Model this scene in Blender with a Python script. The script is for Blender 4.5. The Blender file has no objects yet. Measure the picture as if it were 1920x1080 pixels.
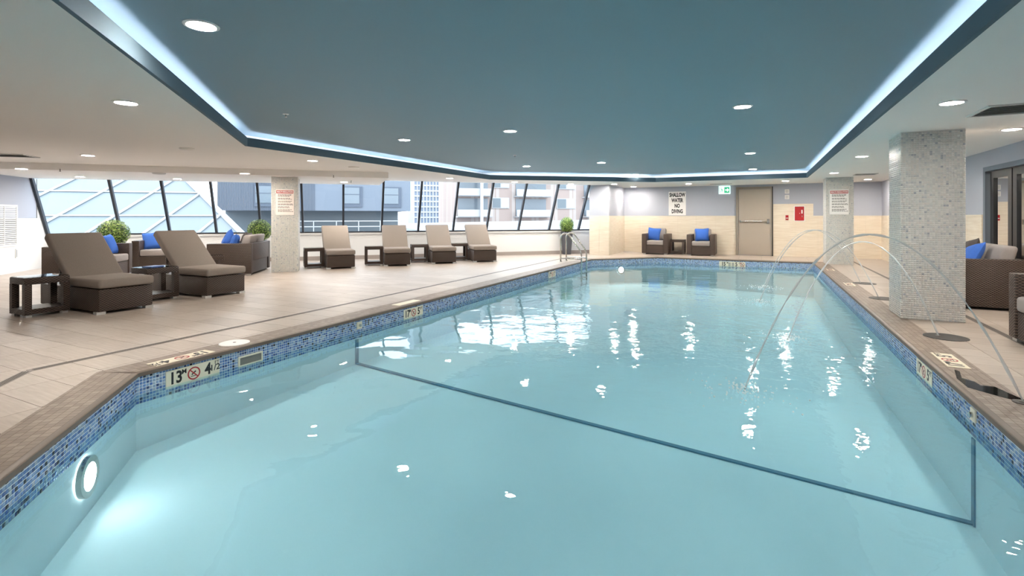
import bpy, bmesh, math, random
import numpy as np
from mathutils import Vector, Matrix
from mathutils.geometry import tessellate_polygon
random.seed(7); rng = np.random.default_rng(7)
R2 = 2 ** .5
PI = math.pi
scene = bpy.context.scene
COL = scene.collection

# ------------------------------------------------------------------ camera, world, exposure
TH = math.atan(466 / 950)
cam = bpy.data.cameras.new('camera'); cam_o = bpy.data.objects.new('camera', cam); COL.objects.link(cam_o)
cam_o.location = (0, 0, 1.23); cam_o.rotation_euler = (PI / 2, 0, TH)
cam.sensor_fit = 'HORIZONTAL'; cam.sensor_width = 36; cam.lens = 36 * 950 / 1920
cam.shift_y = -133.5 / 1920; cam.clip_start = .05; cam.clip_end = 600
scene.camera = cam_o

w = bpy.data.worlds.new('overcast_sky'); scene.world = w; w.use_nodes = True
bg = w.node_tree.nodes['Background']; bg.inputs[0].default_value = (.86, .93, 1, 1); bg.inputs[1].default_value = 3.5
vs = scene.view_settings
vs.view_transform = 'Standard'; vs.look = 'None'; vs.gamma = 1; vs.use_curve_mapping = False; vs.exposure = 0.62
LAMP = 340.0          # radiance of a recessed downlight
LED = 13.0             # radiance of the cove strips

CEIL, RAISED, LIP, SOFFIT, WATER = 2.25, 2.46, 2.37, 2.12, -.18
def SN(s, n, z=0): return ((s - n) / R2, (s + n) / R2, z)      # window-wall frame: s along it, n outwards
# window portal so daylight samples well
pl = bpy.data.lights.new('window_portal', 'AREA'); pl.shape = 'RECTANGLE'; pl.size = 15; pl.size_y = 1.7
pl.cycles.is_portal = True
po = bpy.data.objects.new('window_portal', pl); COL.objects.link(po)
po.location = SN(.7, 15.0, 1.5)
po.rotation_euler = Vector((.62, -.62, -.483)).to_track_quat('-Z', 'Y').to_euler()       # faces into the room, leaning with the glass

# ------------------------------------------------------------------ helpers
def lin(c):
    return tuple(((x / 255 + .055) / 1.055) ** 2.4 if x / 255 > .04045 else x / 255 / 12.92 for x in c[:3]) + (1,)
MATS = {}
def mat(name, rgb=(200, 200, 200), rough=.5, metal=0, spec=.5, emit=None, estr=0, coat=0):
    m = bpy.data.materials.new(name); m.use_nodes = True; MATS[name] = m
    b = m.node_tree.nodes['Principled BSDF']
    b.inputs['Base Color'].default_value = lin(rgb); b.inputs['Roughness'].default_value = rough
    b.inputs['Metallic'].default_value = metal; b.inputs['Specular IOR Level'].default_value = spec
    if coat: b.inputs['Coat Weight'].default_value = coat
    if emit: b.inputs['Emission Color'].default_value = lin(emit); b.inputs['Emission Strength'].default_value = estr
    return m
def N(m, typ, **kw):
    n = m.node_tree.nodes.new(typ)
    for k, v in kw.items(): setattr(n, k, v)
    return n
def L(m, a, b): m.node_tree.links.new(a, b)
def BS(m): return m.node_tree.nodes['Principled BSDF']
def math_n(m, op, a, b=None):
    n = N(m, 'ShaderNodeMath', operation=op)
    for i, x in enumerate((a, b)):
        if x is None: continue
        if hasattr(x, 'links') or hasattr(x, 'is_linked'): L(m, x, n.inputs[i])
        else: n.inputs[i].default_value = x
    return n.outputs[0]
def bump(m, height, strength=.3, dist=.01):
    b = N(m, 'ShaderNodeBump'); b.inputs['Strength'].default_value = strength; b.inputs['Distance'].default_value = dist
    L(m, height, b.inputs['Height']); L(m, b.outputs[0], BS(m).inputs['Normal']); return b
def ramp(m, fac, stops, const=False):
    r = N(m, 'ShaderNodeValToRGB'); e = r.color_ramp.elements
    if const: r.color_ramp.interpolation = 'CONSTANT'
    while len(e) < len(stops): e.new(.5)
    for i, (p, c) in enumerate(stops): e[i].position = p; e[i].color = lin(c)
    L(m, fac, r.inputs[0]); return r.outputs[0]
def noise(m, scale, detail=3, coord='Object', stretch=None):
    tc = N(m, 'ShaderNodeTexCoord'); n = N(m, 'ShaderNodeTexNoise'); n.inputs['Scale'].default_value = scale; n.inputs['Detail'].default_value = detail
    src = tc.outputs[coord]
    if stretch:
        mp = N(m, 'ShaderNodeMapping'); mp.inputs['Scale'].default_value = stretch; L(m, src, mp.inputs[0]); src = mp.outputs[0]
    L(m, src, n.inputs['Vector']); return n.outputs[0]

def new_obj(name, me, parent=None, m=None):
    o = bpy.data.objects.new(name, me); COL.objects.link(o)
    if parent: o.parent = parent
    if m is not None: me.materials.append(MATS[m] if isinstance(m, str) else m)
    return o
class MB:
    def __init__(s): s.v = []; s.f = []
    def add(s, vs_, fs):
        k = len(s.v); s.v += [tuple(p) for p in vs_]; s.f += [tuple(i + k for i in f) for f in fs]; return s
    def box(s, c, d, rz=0, taper=1.0):
        x, y, z = d[0] / 2, d[1] / 2, d[2] / 2; cs, sn = math.cos(rz), math.sin(rz); P = []
        for sz in (-1, 1):
            t = taper if sz < 0 else 1
            for sx, sy in ((-1, -1), (1, -1), (1, 1), (-1, 1)):
                a, b = sx * x * t, sy * y * t
                P.append((c[0] + a * cs - b * sn, c[1] + a * sn + b * cs, c[2] + sz * z))
        return s.add(P, [(3, 2, 1, 0), (4, 5, 6, 7), (0, 1, 5, 4), (1, 2, 6, 5), (2, 3, 7, 6), (3, 0, 4, 7)])
    def b2(s, x0, x1, y0, y1, z0, z1): return s.box(((x0 + x1) / 2, (y0 + y1) / 2, (z0 + z1) / 2), (x1 - x0, y1 - y0, z1 - z0))
    def prism(s, poly, z0, z1):
        n = len(poly); a = sum(poly[i][0] * poly[(i + 1) % n][1] - poly[(i + 1) % n][0] * poly[i][1] for i in range(n))
        if a < 0: poly = poly[::-1]
        return s.add([(p[0], p[1], z0) for p in poly] + [(p[0], p[1], z1) for p in poly],
                     [tuple(range(n))[::-1], tuple(range(n, 2 * n))] + [(i, (i + 1) % n, n + (i + 1) % n, n + i) for i in range(n)])
    def hexa(s, p):   # 8 points: bottom ring then top ring
        return s.add(p, [(3, 2, 1, 0), (4, 5, 6, 7), (0, 1, 5, 4), (1, 2, 6, 5), (2, 3, 7, 6), (3, 0, 4, 7)])
    def bar(s, p, q, w_, t, up=(0, 0, 1)):
        p, q = Vector(p), Vector(q); d = (q - p).normalized(); up = Vector(up)
        a = d.cross(up).normalized() * (w_ / 2); b = a.cross(d).normalized() * (t / 2)
        return s.hexa([p - a - b, p + a - b, p + a + b, p - a + b, q - a - b, q + a - b, q + a + b, q - a + b])
    def tube(s, pts, r, n=8, cap=True):
        pts = [Vector(p) for p in pts]; k0 = len(s.v); prev = None; m_ = len(pts)
        for i, p in enumerate(pts):
            d = (pts[min(i + 1, m_ - 1)] - pts[max(i - 1, 0)]).normalized()
            if prev is None: a = d.orthogonal().normalized()
            else: a = (prev - d * prev.dot(d)).normalized()
            prev = a; b = d.cross(a); rr = r[i] if isinstance(r, (list, tuple)) else r
            for j in range(n):
                t = 2 * PI * j / n; s.v.append(tuple(p + (a * math.cos(t) + b * math.sin(t)) * rr))
        for i in range(m_ - 1):
            for j in range(n):
                s.f.append((k0 + i * n + j, k0 + i * n + (j + 1) % n, k0 + (i + 1) * n + (j + 1) % n, k0 + (i + 1) * n + j))
        if cap:
            s.f.append(tuple(k0 + j for j in range(n))[::-1]); s.f.append(tuple(k0 + (m_ - 1) * n + j for j in range(n)))
        return s
    def lathe(s, prof, c=(0, 0, 0), n=24):
        k0 = len(s.v)
        for (r, z) in prof:
            for j in range(n):
                t = 2 * PI * j / n; s.v.append((c[0] + r * math.cos(t), c[1] + r * math.sin(t), c[2] + z))
        for i in range(len(prof) - 1):
            for j in range(n): s.f.append((k0 + i * n + j, k0 + i * n + (j + 1) % n, k0 + (i + 1) * n + (j + 1) % n, k0 + (i + 1) * n + j))
        s.f.append(tuple(k0 + j for j in range(n))[::-1]); s.f.append(tuple(k0 + (len(prof) - 1) * n + j for j in range(n)))
        return s
    def build(s, name, m, parent=None, smooth=False, bevel=0, seg=2):
        me = bpy.data.meshes.new(name); me.from_pydata(s.v, [], s.f)
        if bevel:
            bm = bmesh.new(); bm.from_mesh(me)
            bmesh.ops.bevel(bm, geom=bm.edges[:], offset=bevel, segments=seg, profile=.5, affect='EDGES', clamp_overlap=True)
            bm.to_mesh(me); bm.free()
        me.update()
        if smooth or bevel: me.polygons.foreach_set('use_smooth', [True] * len(me.polygons))
        o = new_obj(name, me, parent, m)
        if bevel and not smooth:
            me.polygons.foreach_set('use_smooth', [False] * len(me.polygons)) if bevel < .008 else None
        return o
def empty(name, loc=(0, 0, 0), rz=0):
    o = bpy.data.objects.new(name, None); COL.objects.link(o); o.location = loc; o.rotation_euler = (0, 0, rz); o.empty_display_size = .1; return o
def tag(o, label=None, cat=None, group=None, kind=None):
    if label: o['label'] = label
    if cat: o['category'] = cat
    if group: o['group'] = group
    if kind: o['kind'] = kind
    return o
def struct(o, label=None, cat=None): return tag(o, label, cat, None, 'structure')
def copy_tree(o, parent=None):
    c = o.copy(); COL.objects.link(c); c.parent = parent
    for ch in list(o.children): copy_tree(ch, c)
    return c
def face_mesh(polys3, name, m, parent=None):
    me = bpy.data.meshes.new(name); v = []; f = []
    for p in polys3: f.append(tuple(range(len(v), len(v) + len(p)))); v += [tuple(q) for q in p]
    me.from_pydata(v, [], f); me.update(); return new_obj(name, me, parent, m)
def tess(outer, hole, z, name, m, parent=None, flip=False):
    loops = [[Vector((p[0], p[1], 0)) for p in outer]] + ([[Vector((p[0], p[1], 0)) for p in hole]] if hole else [])
    tr = tessellate_polygon(loops); v = [p for l in loops for p in l]
    me = bpy.data.meshes.new(name); me.from_pydata([(p.x, p.y, z) for p in v], [], [tuple(t) for t in tr]); me.update()
    return new_obj(name, me, parent, m)
def clip(poly, a, b, keep_left=True):      # half plane of the directed line a->b
    out = []; sg = 1 if keep_left else -1
    def sd(p): return sg * ((b[0] - a[0]) * (p[1] - a[1]) - (b[1] - a[1]) * (p[0] - a[0]))
    for i, p in enumerate(poly):
        q = poly[(i + 1) % len(poly)]; dp, dq = sd(p), sd(q)
        if dp >= 0: out.append(p)
        if (dp > 0 and dq < 0) or (dp < 0 and dq > 0):
            t = dp / (dp - dq); out.append((p[0] + (q[0] - p[0]) * t, p[1] + (q[1] - p[1]) * t))
    return out
def area(p): return abs(sum(p[i][0] * p[(i + 1) % len(p)][1] - p[(i + 1) % len(p)][0] * p[i][1] for i in range(len(p)))) / 2 if len(p) > 2 else 0
def offset(poly, d):       # counter-clockwise convex-ish polygon grown by d
    n = len(poly); out = []
    for i in range(n):
        p0, p1, p2 = Vector(poly[i - 1]), Vector(poly[i]), Vector(poly[(i + 1) % n])
        e1 = (p1 - p0).normalized(); e2 = (p2 - p1).normalized(); n1 = Vector((e1.y, -e1.x)); n2 = Vector((e2.y, -e2.x))
        k = d / (1 + n1.dot(n2)); out.append(tuple(p1 + (n1 + n2) * k))
    return out
def tile_field(name, fields, size, gap, t, m, parent=None):
    """fields: (origin, axis a, axis b, normal, na, nb): small square tiles, one joined mesh, random value per tile"""
    VS = []; cnt = 0
    for o, a, b, nrm, na, nb in fields:
        o, a, b, nrm = (np.array(x, float) for x in (o, a, b, nrm))
        I, J = np.meshgrid(np.arange(na), np.arange(nb), indexing='ij'); I = I.ravel(); J = J.ravel()
        c = o + np.outer((I + .5) * size, a) + np.outer((J + .5) * size, b); hsz = (size - gap) / 2
        q = []
        for lvl, k in ((0, 1.0), (t, .93)):
            for sx, sy in ((-1, -1), (1, -1), (1, 1), (-1, 1)): q.append(c + a * (sx * hsz * k) + b * (sy * hsz * k) + nrm * lvl)
        VS.append(np.stack(q, 1).reshape(-1, 3)); cnt += len(I)
    V = np.concatenate(VS); base = (np.arange(cnt) * 8)[:, None]
    F = np.array([[4, 5, 6, 7], [0, 1, 5, 4], [1, 2, 6, 5], [2, 3, 7, 6], [3, 0, 4, 7]])
    faces = (base[:, None, :] + F[None]).reshape(-1, 4)
    me = bpy.data.meshes.new(name); me.vertices.add(len(V)); me.vertices.foreach_set('co', V.ravel())
    nf = len(faces); me.loops.add(nf * 4); me.loops.foreach_set('vertex_index', faces.ravel().astype(np.int32))
    me.polygons.add(nf); me.polygons.foreach_set('loop_start', np.arange(nf, dtype=np.int32) * 4)
    me.update(calc_edges=True)
    at = me.attributes.new('rnd', 'FLOAT', 'FACE'); at.data.foreach_set('value', np.repeat(rng.random(cnt), 5).astype(np.float32))
    me.validate(); o = new_obj(name, me, parent, m); o['kind'] = 'stuff'; return o
def text(s, size, name='lettering', m='ink', parent=None, loc=(0, 0, 0), rot=(0, 0, 0), align='CENTER', bold=.0, sx=1):
    cu = bpy.data.curves.new('t', 'FONT'); cu.body = s; cu.size = size; cu.align_x = align; cu.align_y = 'CENTER'; cu.offset = bold; cu.extrude = .0006
    cu.resolution_u = 3
    t = bpy.data.objects.new('t', cu); COL.objects.link(t); bpy.context.view_layer.update()
    me = bpy.data.meshes.new_from_object(t); bpy.data.objects.remove(t); me.materials.clear()
    o = new_obj(name, me, parent, m); o.location = loc; o.rotation_euler = rot; o.scale = (sx, 1, 1); return o

# ------------------------------------------------------------------ materials
mat('white_ceiling', (244, 242, 239), .8); mat('white_paint', (236, 236, 236), .6); mat('blue_ceiling', (122, 148, 160), .55)
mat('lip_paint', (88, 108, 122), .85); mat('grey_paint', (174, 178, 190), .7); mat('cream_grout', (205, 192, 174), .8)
mat('floor_grout', (124, 113, 104), .9); mat('baseboard', (168, 158, 152), .5)
m = mat('floor_tile', (212, 200, 188), .38)
nf = noise(m, 3, 4, stretch=(1.2, 14, 1)); tcn = N(m, 'ShaderNodeObjectInfo')
mx = math_n(m, 'ADD', math_n(m, 'MULTIPLY', nf, .75), math_n(m, 'MULTIPLY', tcn.outputs['Random'], .25))
L(m, ramp(m, mx, [(.25, (166, 153, 142)), (.5, (183, 170, 159)), (.75, (197, 186, 176))]), BS(m).inputs['Base Color'])
m = mat('wall_tile', (228, 215, 196), .35)
L(m, ramp(m, noise(m, 2, 3, stretch=(1.5, 1.5, 22)), [(.3, (222, 207, 186)), (.7, (236, 225, 208))]), BS(m).inputs['Base Color'])
def rnd_mat(name, stops, rough):
    m = mat(name, rough=rough); a = N(m, 'ShaderNodeAttribute', attribute_name='rnd'); L(m, ramp(m, a.outputs['Fac'], stops, True), BS(m).inputs['Base Color']); return m
rnd_mat('pool_mosaic', [(0, (104, 138, 196)), (.2, (140, 168, 208)), (.4, (174, 192, 210)), (.54, (80, 110, 172)), (.66, (116, 150, 202)), (.78, (160, 182, 210)), (.86, (60, 80, 132)), (.92, (34, 40, 58))], .15)
rnd_mat('column_mosaic', [(0, (216, 216, 212)), (.3, (224, 222, 218)), (.55, (210, 210, 208)), (.75, (219, 215, 210)), (.92, (200, 202, 204)), (.98, (176, 180, 188))], .2)
rnd_mat('coping_tile', [(0, (142, 126, 114)), (.3, (150, 134, 121)), (.6, (136, 120, 108)), (.85, (155, 139, 127))], .45)
mat('mosaic_grout', (232, 236, 238), .8); mat('column_grout', (214, 212, 209), .8); mat('coping_grout', (112, 99, 90), .8)
mat('pool_plaster', (236, 248, 252), .6); mat('dark_line', (88, 132, 158), .4)
m = mat('wicker', (58, 44, 38), .45)
tc = N(m, 'ShaderNodeTexCoord'); sp = N(m, 'ShaderNodeSeparateXYZ'); L(m, tc.outputs['Object'], sp.inputs[0])
hh = math_n(m, 'ADD', sp.outputs[0], sp.outputs[1]); row = math_n(m, 'FLOOR', math_n(m, 'MULTIPLY', sp.outputs[2], 70))
wv = math_n(m, 'SINE', math_n(m, 'ADD', math_n(m, 'MULTIPLY', hh, 150), math_n(m, 'MULTIPLY', row, PI)))
st = math_n(m, 'ABSOLUTE', math_n(m, 'SINE', math_n(m, 'MULTIPLY', sp.outputs[2], 70 * PI)))
hgt = math_n(m, 'MULTIPLY', math_n(m, 'ADD', math_n(m, 'MULTIPLY', wv, .5), .6), math_n(m, 'ADD', st, .25))
bump(m, hgt, .8, .006)
L(m, ramp(m, hgt, [(0, (34, 25, 21)), (.5, (66, 51, 44)), (1, (98, 80, 70))]), BS(m).inputs['Base Color'])
def fabric(name, rgb, sc=260):
    m = mat(name, rgb, .9, spec=.2); n = noise(m, sc, 1); bump(m, n, .25, .002)
    d = tuple(int(x * .88) for x in rgb); L(m, ramp(m, n, [(.3, d), (.7, rgb)]), BS(m).inputs['Base Color']); return m
fabric('taupe_fabric', (156, 145, 137)); fabric('grey_fabric', (166, 159, 156)); fabric('dark_grey_fabric', (98, 92, 90)); fabric('blue_fabric', (70, 116, 206))
mat('metal_foot', (214, 214, 212), .35, .6); mat('steel', (200, 198, 192), .22, 1); mat('black_frame', (30, 32, 36), .35)
mat('mullion', (44, 50, 60), .4); mat('pot', (78, 80, 86), .45); mat('soil', (50, 38, 30), .9); mat('leaf_core', (52, 74, 24), .9)
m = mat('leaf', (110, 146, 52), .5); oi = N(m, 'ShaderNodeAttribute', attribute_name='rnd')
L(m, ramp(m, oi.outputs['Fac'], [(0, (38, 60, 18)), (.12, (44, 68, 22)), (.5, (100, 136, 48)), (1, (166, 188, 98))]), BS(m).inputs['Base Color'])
mat('sign_white', (238, 236, 234), .4); mat('sign_pink', (240, 228, 222), .4); mat('ink', (24, 24, 26), .5); mat('sign_red', (176, 44, 44), .4); mat('sign_cream', (236, 228, 206), .4)
mat('grey_ink', (120, 120, 122), .5); mat('door_paint', (176, 165, 152), .45); mat('door_frame', (150, 141, 130), .45)
mat('red_box', (170, 30, 36), .35); mat('white_plastic', (232, 230, 226), .4); mat('exit_green', (60, 150, 116), .4, emit=(70, 190, 140), estr=.5)
mat('exit_white', (235, 250, 245), .4, emit=(225, 250, 240), estr=1.0); mat('vent_metal', (206, 205, 202), .4); mat('vent_dark', (120, 118, 114), .6)
mat('lamp', (255, 250, 240), .5, emit=(255, 245, 232), estr=LAMP); mat('led', (255, 255, 255), .5, emit=(232, 238, 255), estr=LED)
mat('pool_lamp', (255, 255, 255), .5, emit=(255, 255, 255), estr=20); mat('nozzle_plate', (62, 60, 58), .5); mat('book_blue', (88, 120, 190), .4)
mat('drain_metal', (138, 128, 120), .4, .3); mat('drain_slot', (58, 54, 50), .7)
def clear(name, tint, ior=1.33, rough=0.0, bumpfn=None):
    m = bpy.data.materials.new(name); m.use_nodes = True; MATS[name] = m; nt = m.node_tree; nt.nodes.clear()
    out = N(m, 'ShaderNodeOutputMaterial'); mx = N(m, 'ShaderNodeMixShader'); t = N(m, 'ShaderNodeBsdfTransparent'); g = N(m, 'ShaderNodeBsdfGlossy'); f = N(m, 'ShaderNodeFresnel')
    t.inputs[0].default_value = tint; g.inputs['Roughness'].default_value = rough; f.inputs[0].default_value = ior
    L(m, f.outputs[0], mx.inputs[0]); L(m, t.outputs[0], mx.inputs[1]); L(m, g.outputs[0], mx.inputs[2]); L(m, mx.outputs[0], out.inputs[0])
    if bumpfn: b = bumpfn(m); L(m, b, g.inputs['Normal']); L(m, b, f.inputs['Normal'])
    return m
def ripple(m):
    tc = N(m, 'ShaderNodeTexCoord'); src = tc.outputs['Object']
    n1 = N(m, 'ShaderNodeTexNoise'); n1.inputs['Scale'].default_value = 2.2; n1.inputs['Detail'].default_value = 1; L(m, src, n1.inputs['Vector'])
    n2 = N(m, 'ShaderNodeTexNoise'); n2.inputs['Scale'].default_value = 9; n2.inputs['Detail'].default_value = 2; L(m, src, n2.inputs['Vector'])
    # livelier where the water jets land, calm at the near shallow end
    d = N(m, 'ShaderNodeVectorMath', operation='SUBTRACT'); L(m, src, d.inputs[0]); d.inputs[1].default_value = (.3, 8.0, 0)
    s_ = N(m, 'ShaderNodeVectorMath', operation='MULTIPLY'); L(m, d.outputs[0], s_.inputs[0]); s_.inputs[1].default_value = (.30, .19, 0)
    ln = N(m, 'ShaderNodeVectorMath', operation='LENGTH'); L(m, s_.outputs[0], ln.inputs[0])
    mr = N(m, 'ShaderNodeMapRange'); mr.interpolation_type = 'SMOOTHSTEP'; L(m, ln.outputs['Value'], mr.inputs[0])
    mr.inputs[1].default_value = .15; mr.inputs[2].default_value = 1.35; mr.inputs[3].default_value = 1; mr.inputs[4].default_value = .05
    hgt = math_n(m, 'ADD', math_n(m, 'MULTIPLY', n1.outputs[0], .35), math_n(m, 'MULTIPLY', math_n(m, 'MULTIPLY', n2.outputs[0], .28), mr.outputs[0]))
    b = N(m, 'ShaderNodeBump'); b.inputs['Strength'].default_value = .5; b.inputs['Distance'].default_value = .045; L(m, hgt, b.inputs['Height']); return b.outputs[0]
clear('water', (.715, .935, 1.0, 1), 1.33, 0, ripple); clear('pane_glass', (.93, .97, .98, 1), 1.45); m = mat('jet_water', (245, 250, 252), .08, spec=.9); BS(m).inputs['Alpha'].default_value = .6
mat('ext_ground', (154, 156, 161), .8); mat('ext_white', (169, 171, 174), .7); mat('ext_grey', (105, 115, 128), .6); mat('ext_grey_dark', (77, 87, 102), .6)
mat('ext_brick', (206, 186, 178), .8); mat('ext_glass', (108, 119, 129), .2); mat('ext_pale_glass', (96, 108, 116), .4); mat('ext_blind', (171, 172, 172), .6); mat('ext_roof', (144, 151, 159), .6); mat('ext_tower', (126, 141, 161), .5); mat('gym_tan', (206, 178, 136), .7)
m = MATS['ext_brick']; bt = N(m, 'ShaderNodeTexBrick'); bt.inputs['Scale'].default_value = 4
bt.inputs['Color1'].default_value = lin((158, 143, 137)); bt.inputs['Color2'].default_value = lin((149, 134, 129)); bt.inputs['Mortar'].default_value = lin((167, 158, 154)); L(m, bt.outputs[0], BS(m).inputs['Base Color'])

# ------------------------------------------------------------------ plan
POOL = [(-4.42, 14.20), (-4.42, 2.28), (-2.69, .55), (1.29, .55), (1.29, 15.82), (-2.80, 15.82)]      # counter-clockwise
COPE = offset(POOL, .30)
TRAY = [(-6.62, 12.15), (-6.62, 4.86), (-1.26, -.5), (1.07, -.5), (1.07, 15.16), (-2.75, 15.14)]
WN = 21.8 / R2            # window wall distance
R0 = SN(-6.75, WN)[:2]
ROOM = [R0, (-7.05, -2.5), (3.15, -2.5), (3.15, 17.85), (-4.33, 17.85), (-4.33, 15.85), (-4.98, 15.85), (-4.98, 16.82)]
NT = 20.67 / R2           # top of the leaning glass

# ------------------------------------------------------------------ floor
fl = tess(ROOM, COPE, -.006, 'floor', 'floor_grout'); struct(fl, 'pale beige tiled pool deck around the pool', 'floor')
RC = [R0, (-7.05, -2.5), (3.15, -2.5), (3.15, 17.85), (-4.0, 17.85)]
TU, TV, G = .60, .30, .004
cells = []
for i in range(-28, 7):
    for j in range(-9, 61):
        x0, y0 = i * TU + .02, j * TV + .1
        p = [(x0 + G / 2, y0 + G / 2), (x0 + TU - G / 2, y0 + G / 2), (x0 + TU - G / 2, y0 + TV - G / 2), (x0 + G / 2, y0 + TV - G / 2)]
        full = area(p)
        for k in range(5):
            p = clip(p, RC[k], RC[(k + 1) % 5])
            if len(p) < 3: break
        if len(p) < 3 or area(p) < 1e-4: continue
        pcs = []; rest = p
        for k in range(6):
            a, b = COPE[k], COPE[(k + 1) % 6]
            o_ = clip(rest, a, b, False)
            if len(o_) > 2 and area(o_) > 1e-4: pcs.append(o_)
            rest = clip(rest, a, b, True)
            if len(rest) < 3: break
        if not pcs: continue
        cx = x0 + TU / 2; cy = y0 + TV / 2
        X = math.cos(TH) * cx + math.sin(TH) * cy; Z = -math.sin(TH) * cx + math.cos(TH) * cy
        vis = 1 if Z > .8 and abs(X / Z) < 1.05 and 950 * 1.23 / Z < 690 else 0
        A = sum(area(q) for q in pcs)
        cells.append((vis * A / max(Z, .5) ** 3, pcs, (cx, cy), abs(A - full) < 1e-6))
cells.sort(key=lambda c: -c[0])
TH_ = .006
fullme = None; restmb = MB()
for idx, (sc_, pcs, c, isfull) in enumerate(cells):
    if idx < 300:
        if isfull and fullme is not None: o = new_obj('tile', fullme, fl)
        else:
            mb = MB()
            for q in pcs: mb.prism([(a - c[0], b - c[1]) for a, b in q], -TH_, 0)
            o = mb.build('tile', 'floor_tile', fl)
            if isfull: fullme = o.data
        o.location = (c[0], c[1], 0)
    else:
        for q in pcs: restmb.prism(q, -TH_, 0)
o = restmb.build('tile_field', 'floor_tile', fl); o['kind'] = 'stuff'

# ------------------------------------------------------------------ pool basin, coping, mosaic
def fz(u, v):
    t = (u + 4.42) / 5.71
    return -.56 - .28 * t - .10 * max(0, (4.7 - v) / 4.1) - .12 * max(0, min(1, (v - 4.7) / 5))
mb = MB(); n = 6
for k in range(n):
    a, b = POOL[k], POOL[(k + 1) % n]
    mb.add([(a[0], a[1], -.03), (b[0], b[1], -.03), (b[0], b[1], -1.1), (a[0], a[1], -1.1)], [(3, 2, 1, 0)])
gu = np.linspace(-4.6, 1.5, 14); gv = np.linspace(.4, 16, 28); k0 = len(mb.v)
for u in gu:
    for v in gv: mb.v.append((u, v, fz(u, v)))
for i in range(13):
    for j in range(27): a = k0 + i * 28 + j; mb.f.append((a, a + 28, a + 29, a + 1))
basin = mb.build('pool_basin', 'pool_plaster'); struct(basin, 'pale aqua plastered pool basin under the water', 'pool')
S_ = .0245; fields = []
for k in range(6):
    a, b = Vector(POOL[k]), Vector(POOL[(k + 1) % 6]); d = (b - a); ln = d.length; d.normalize(); nr = (-d.y, d.x, 0)
    fields.append(((a.x, a.y, -.03 - 9 * S_ - .002), tuple(np.array((d.x, d.y, 0)) * ln / (int(ln / S_) * S_)), (0, 0, 1), nr, int(ln / S_), 9))
tag(tile_field('mosaic_tiles', fields, S_, .0042, .003, 'pool_mosaic', basin), 'band of mixed blue glass mosaic tiles at the waterline')
mb = MB()
for k in range(6):
    a, b = Vector(POOL[k]), Vector(POOL[(k + 1) % 6]); d = (b - a).normalized(); nr = Vector((-d.y, d.x)) * .0008
    mb.add([(a.x + nr.x, a.y + nr.y, -.03), (b.x + nr.x, b.y + nr.y, -.03), (b.x + nr.x, b.y + nr.y, -.255), (a.x + nr.x, a.y + nr.y, -.255)], [(3, 2, 1, 0)])
mb.build('mosaic_grout', 'mosaic_grout', basin)
# dark safety line across the floor and up both side walls
mb = MB(); us = np.linspace(-4.415, 1.285, 13)
lv = lambda u: 4.69 - .27 * (u + 4.42) / 5.71
for a, b in zip(us[:-1], us[1:]):
    q = [(a, lv(a)), (b, lv(b)), (b, lv(b) + .042), (a, lv(a) + .042)]
    mb.hexa([(x, y, fz(x, y)) for x, y in q] + [(x, y, fz(x, y) + .012) for x, y in q])
mb.b2(-4.43, -4.41, 4.685, 4.735, fz(-4.42, 4.7), -.262); mb.b2(1.28, 1.30, 4.40, 4.45, fz(1.29, 4.47), -.262)
mb.build('safety_line', 'dark_line', basin)
for (u, v, sg) in ((-4.42, 4.75, 1), (1.29, 4.42, -1)):
    q = MB().box((u + sg * .006, v, -.10), (.012, .085, .085)).build('rope_anchor', 'sign_cream', basin); MB().tube([(u + sg * .012, v, -.10), (u + sg * .03, v, -.10)], .018, 10).build('rope_ring', 'steel', q)
# coping body + tiles
ci = offset(POOL, -.02)
cop = MB()
for k in range(6):
    a, b, c, d = ci[k], ci[(k + 1) % 6], COPE[(k + 1) % 6], COPE[k]
    cop.hexa([(a[0], a[1], -.034), (b[0], b[1], -.034), (c[0], c[1], -.034), (d[0], d[1], -.034), (a[0], a[1], -.003), (b[0], b[1], -.003), (c[0], c[1], -.003), (d[0], d[1], -.003)])
cop = struct(cop.build('pool_coping', 'coping_grout'), 'brown small-tile coping edging the pool', 'coping')
ct = MB()
CS = .05; polys = []
for k in range(6):
    a, b = Vector(ci[k]), Vector(ci[(k + 1) % 6]); c, e = Vector(COPE[(k + 1) % 6]), Vector(COPE[k]); d = (b - a).normalized(); nr = Vector((d.y, -d.x))
    quad = [tuple(a + nr * .045), tuple(e), tuple(c), tuple(b + nr * .045)]
    lo = min((Vector(p) - a).dot(d) for p in quad); hi = max((Vector(p) - a).dot(d) for p in quad)
    cen = Vector((sum(p[0] for p in quad) / 4, sum(p[1] for p in quad) / 4))
    for i in range(int(lo / CS) - 1, int(hi / CS) + 1):
        for j in range(0, 6):
            p = [tuple(a + d * (i * CS + x) + nr * (.045 + j * CS + y)) for x, y in ((.0015, .0015), (CS - .0015, .0015), (CS - .0015, CS - .0015), (.0015, CS - .0015))]
            for q in range(4):
                A_, B_ = Vector(quad[q]), Vector(quad[(q + 1) % 4]); left = (B_ - A_).cross(cen - A_) > 0
                p = clip(p, A_, B_, left)
                if len(p) < 3: break
            if len(p) > 2 and area(p) > 2e-4: polys.append(p)
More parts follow.
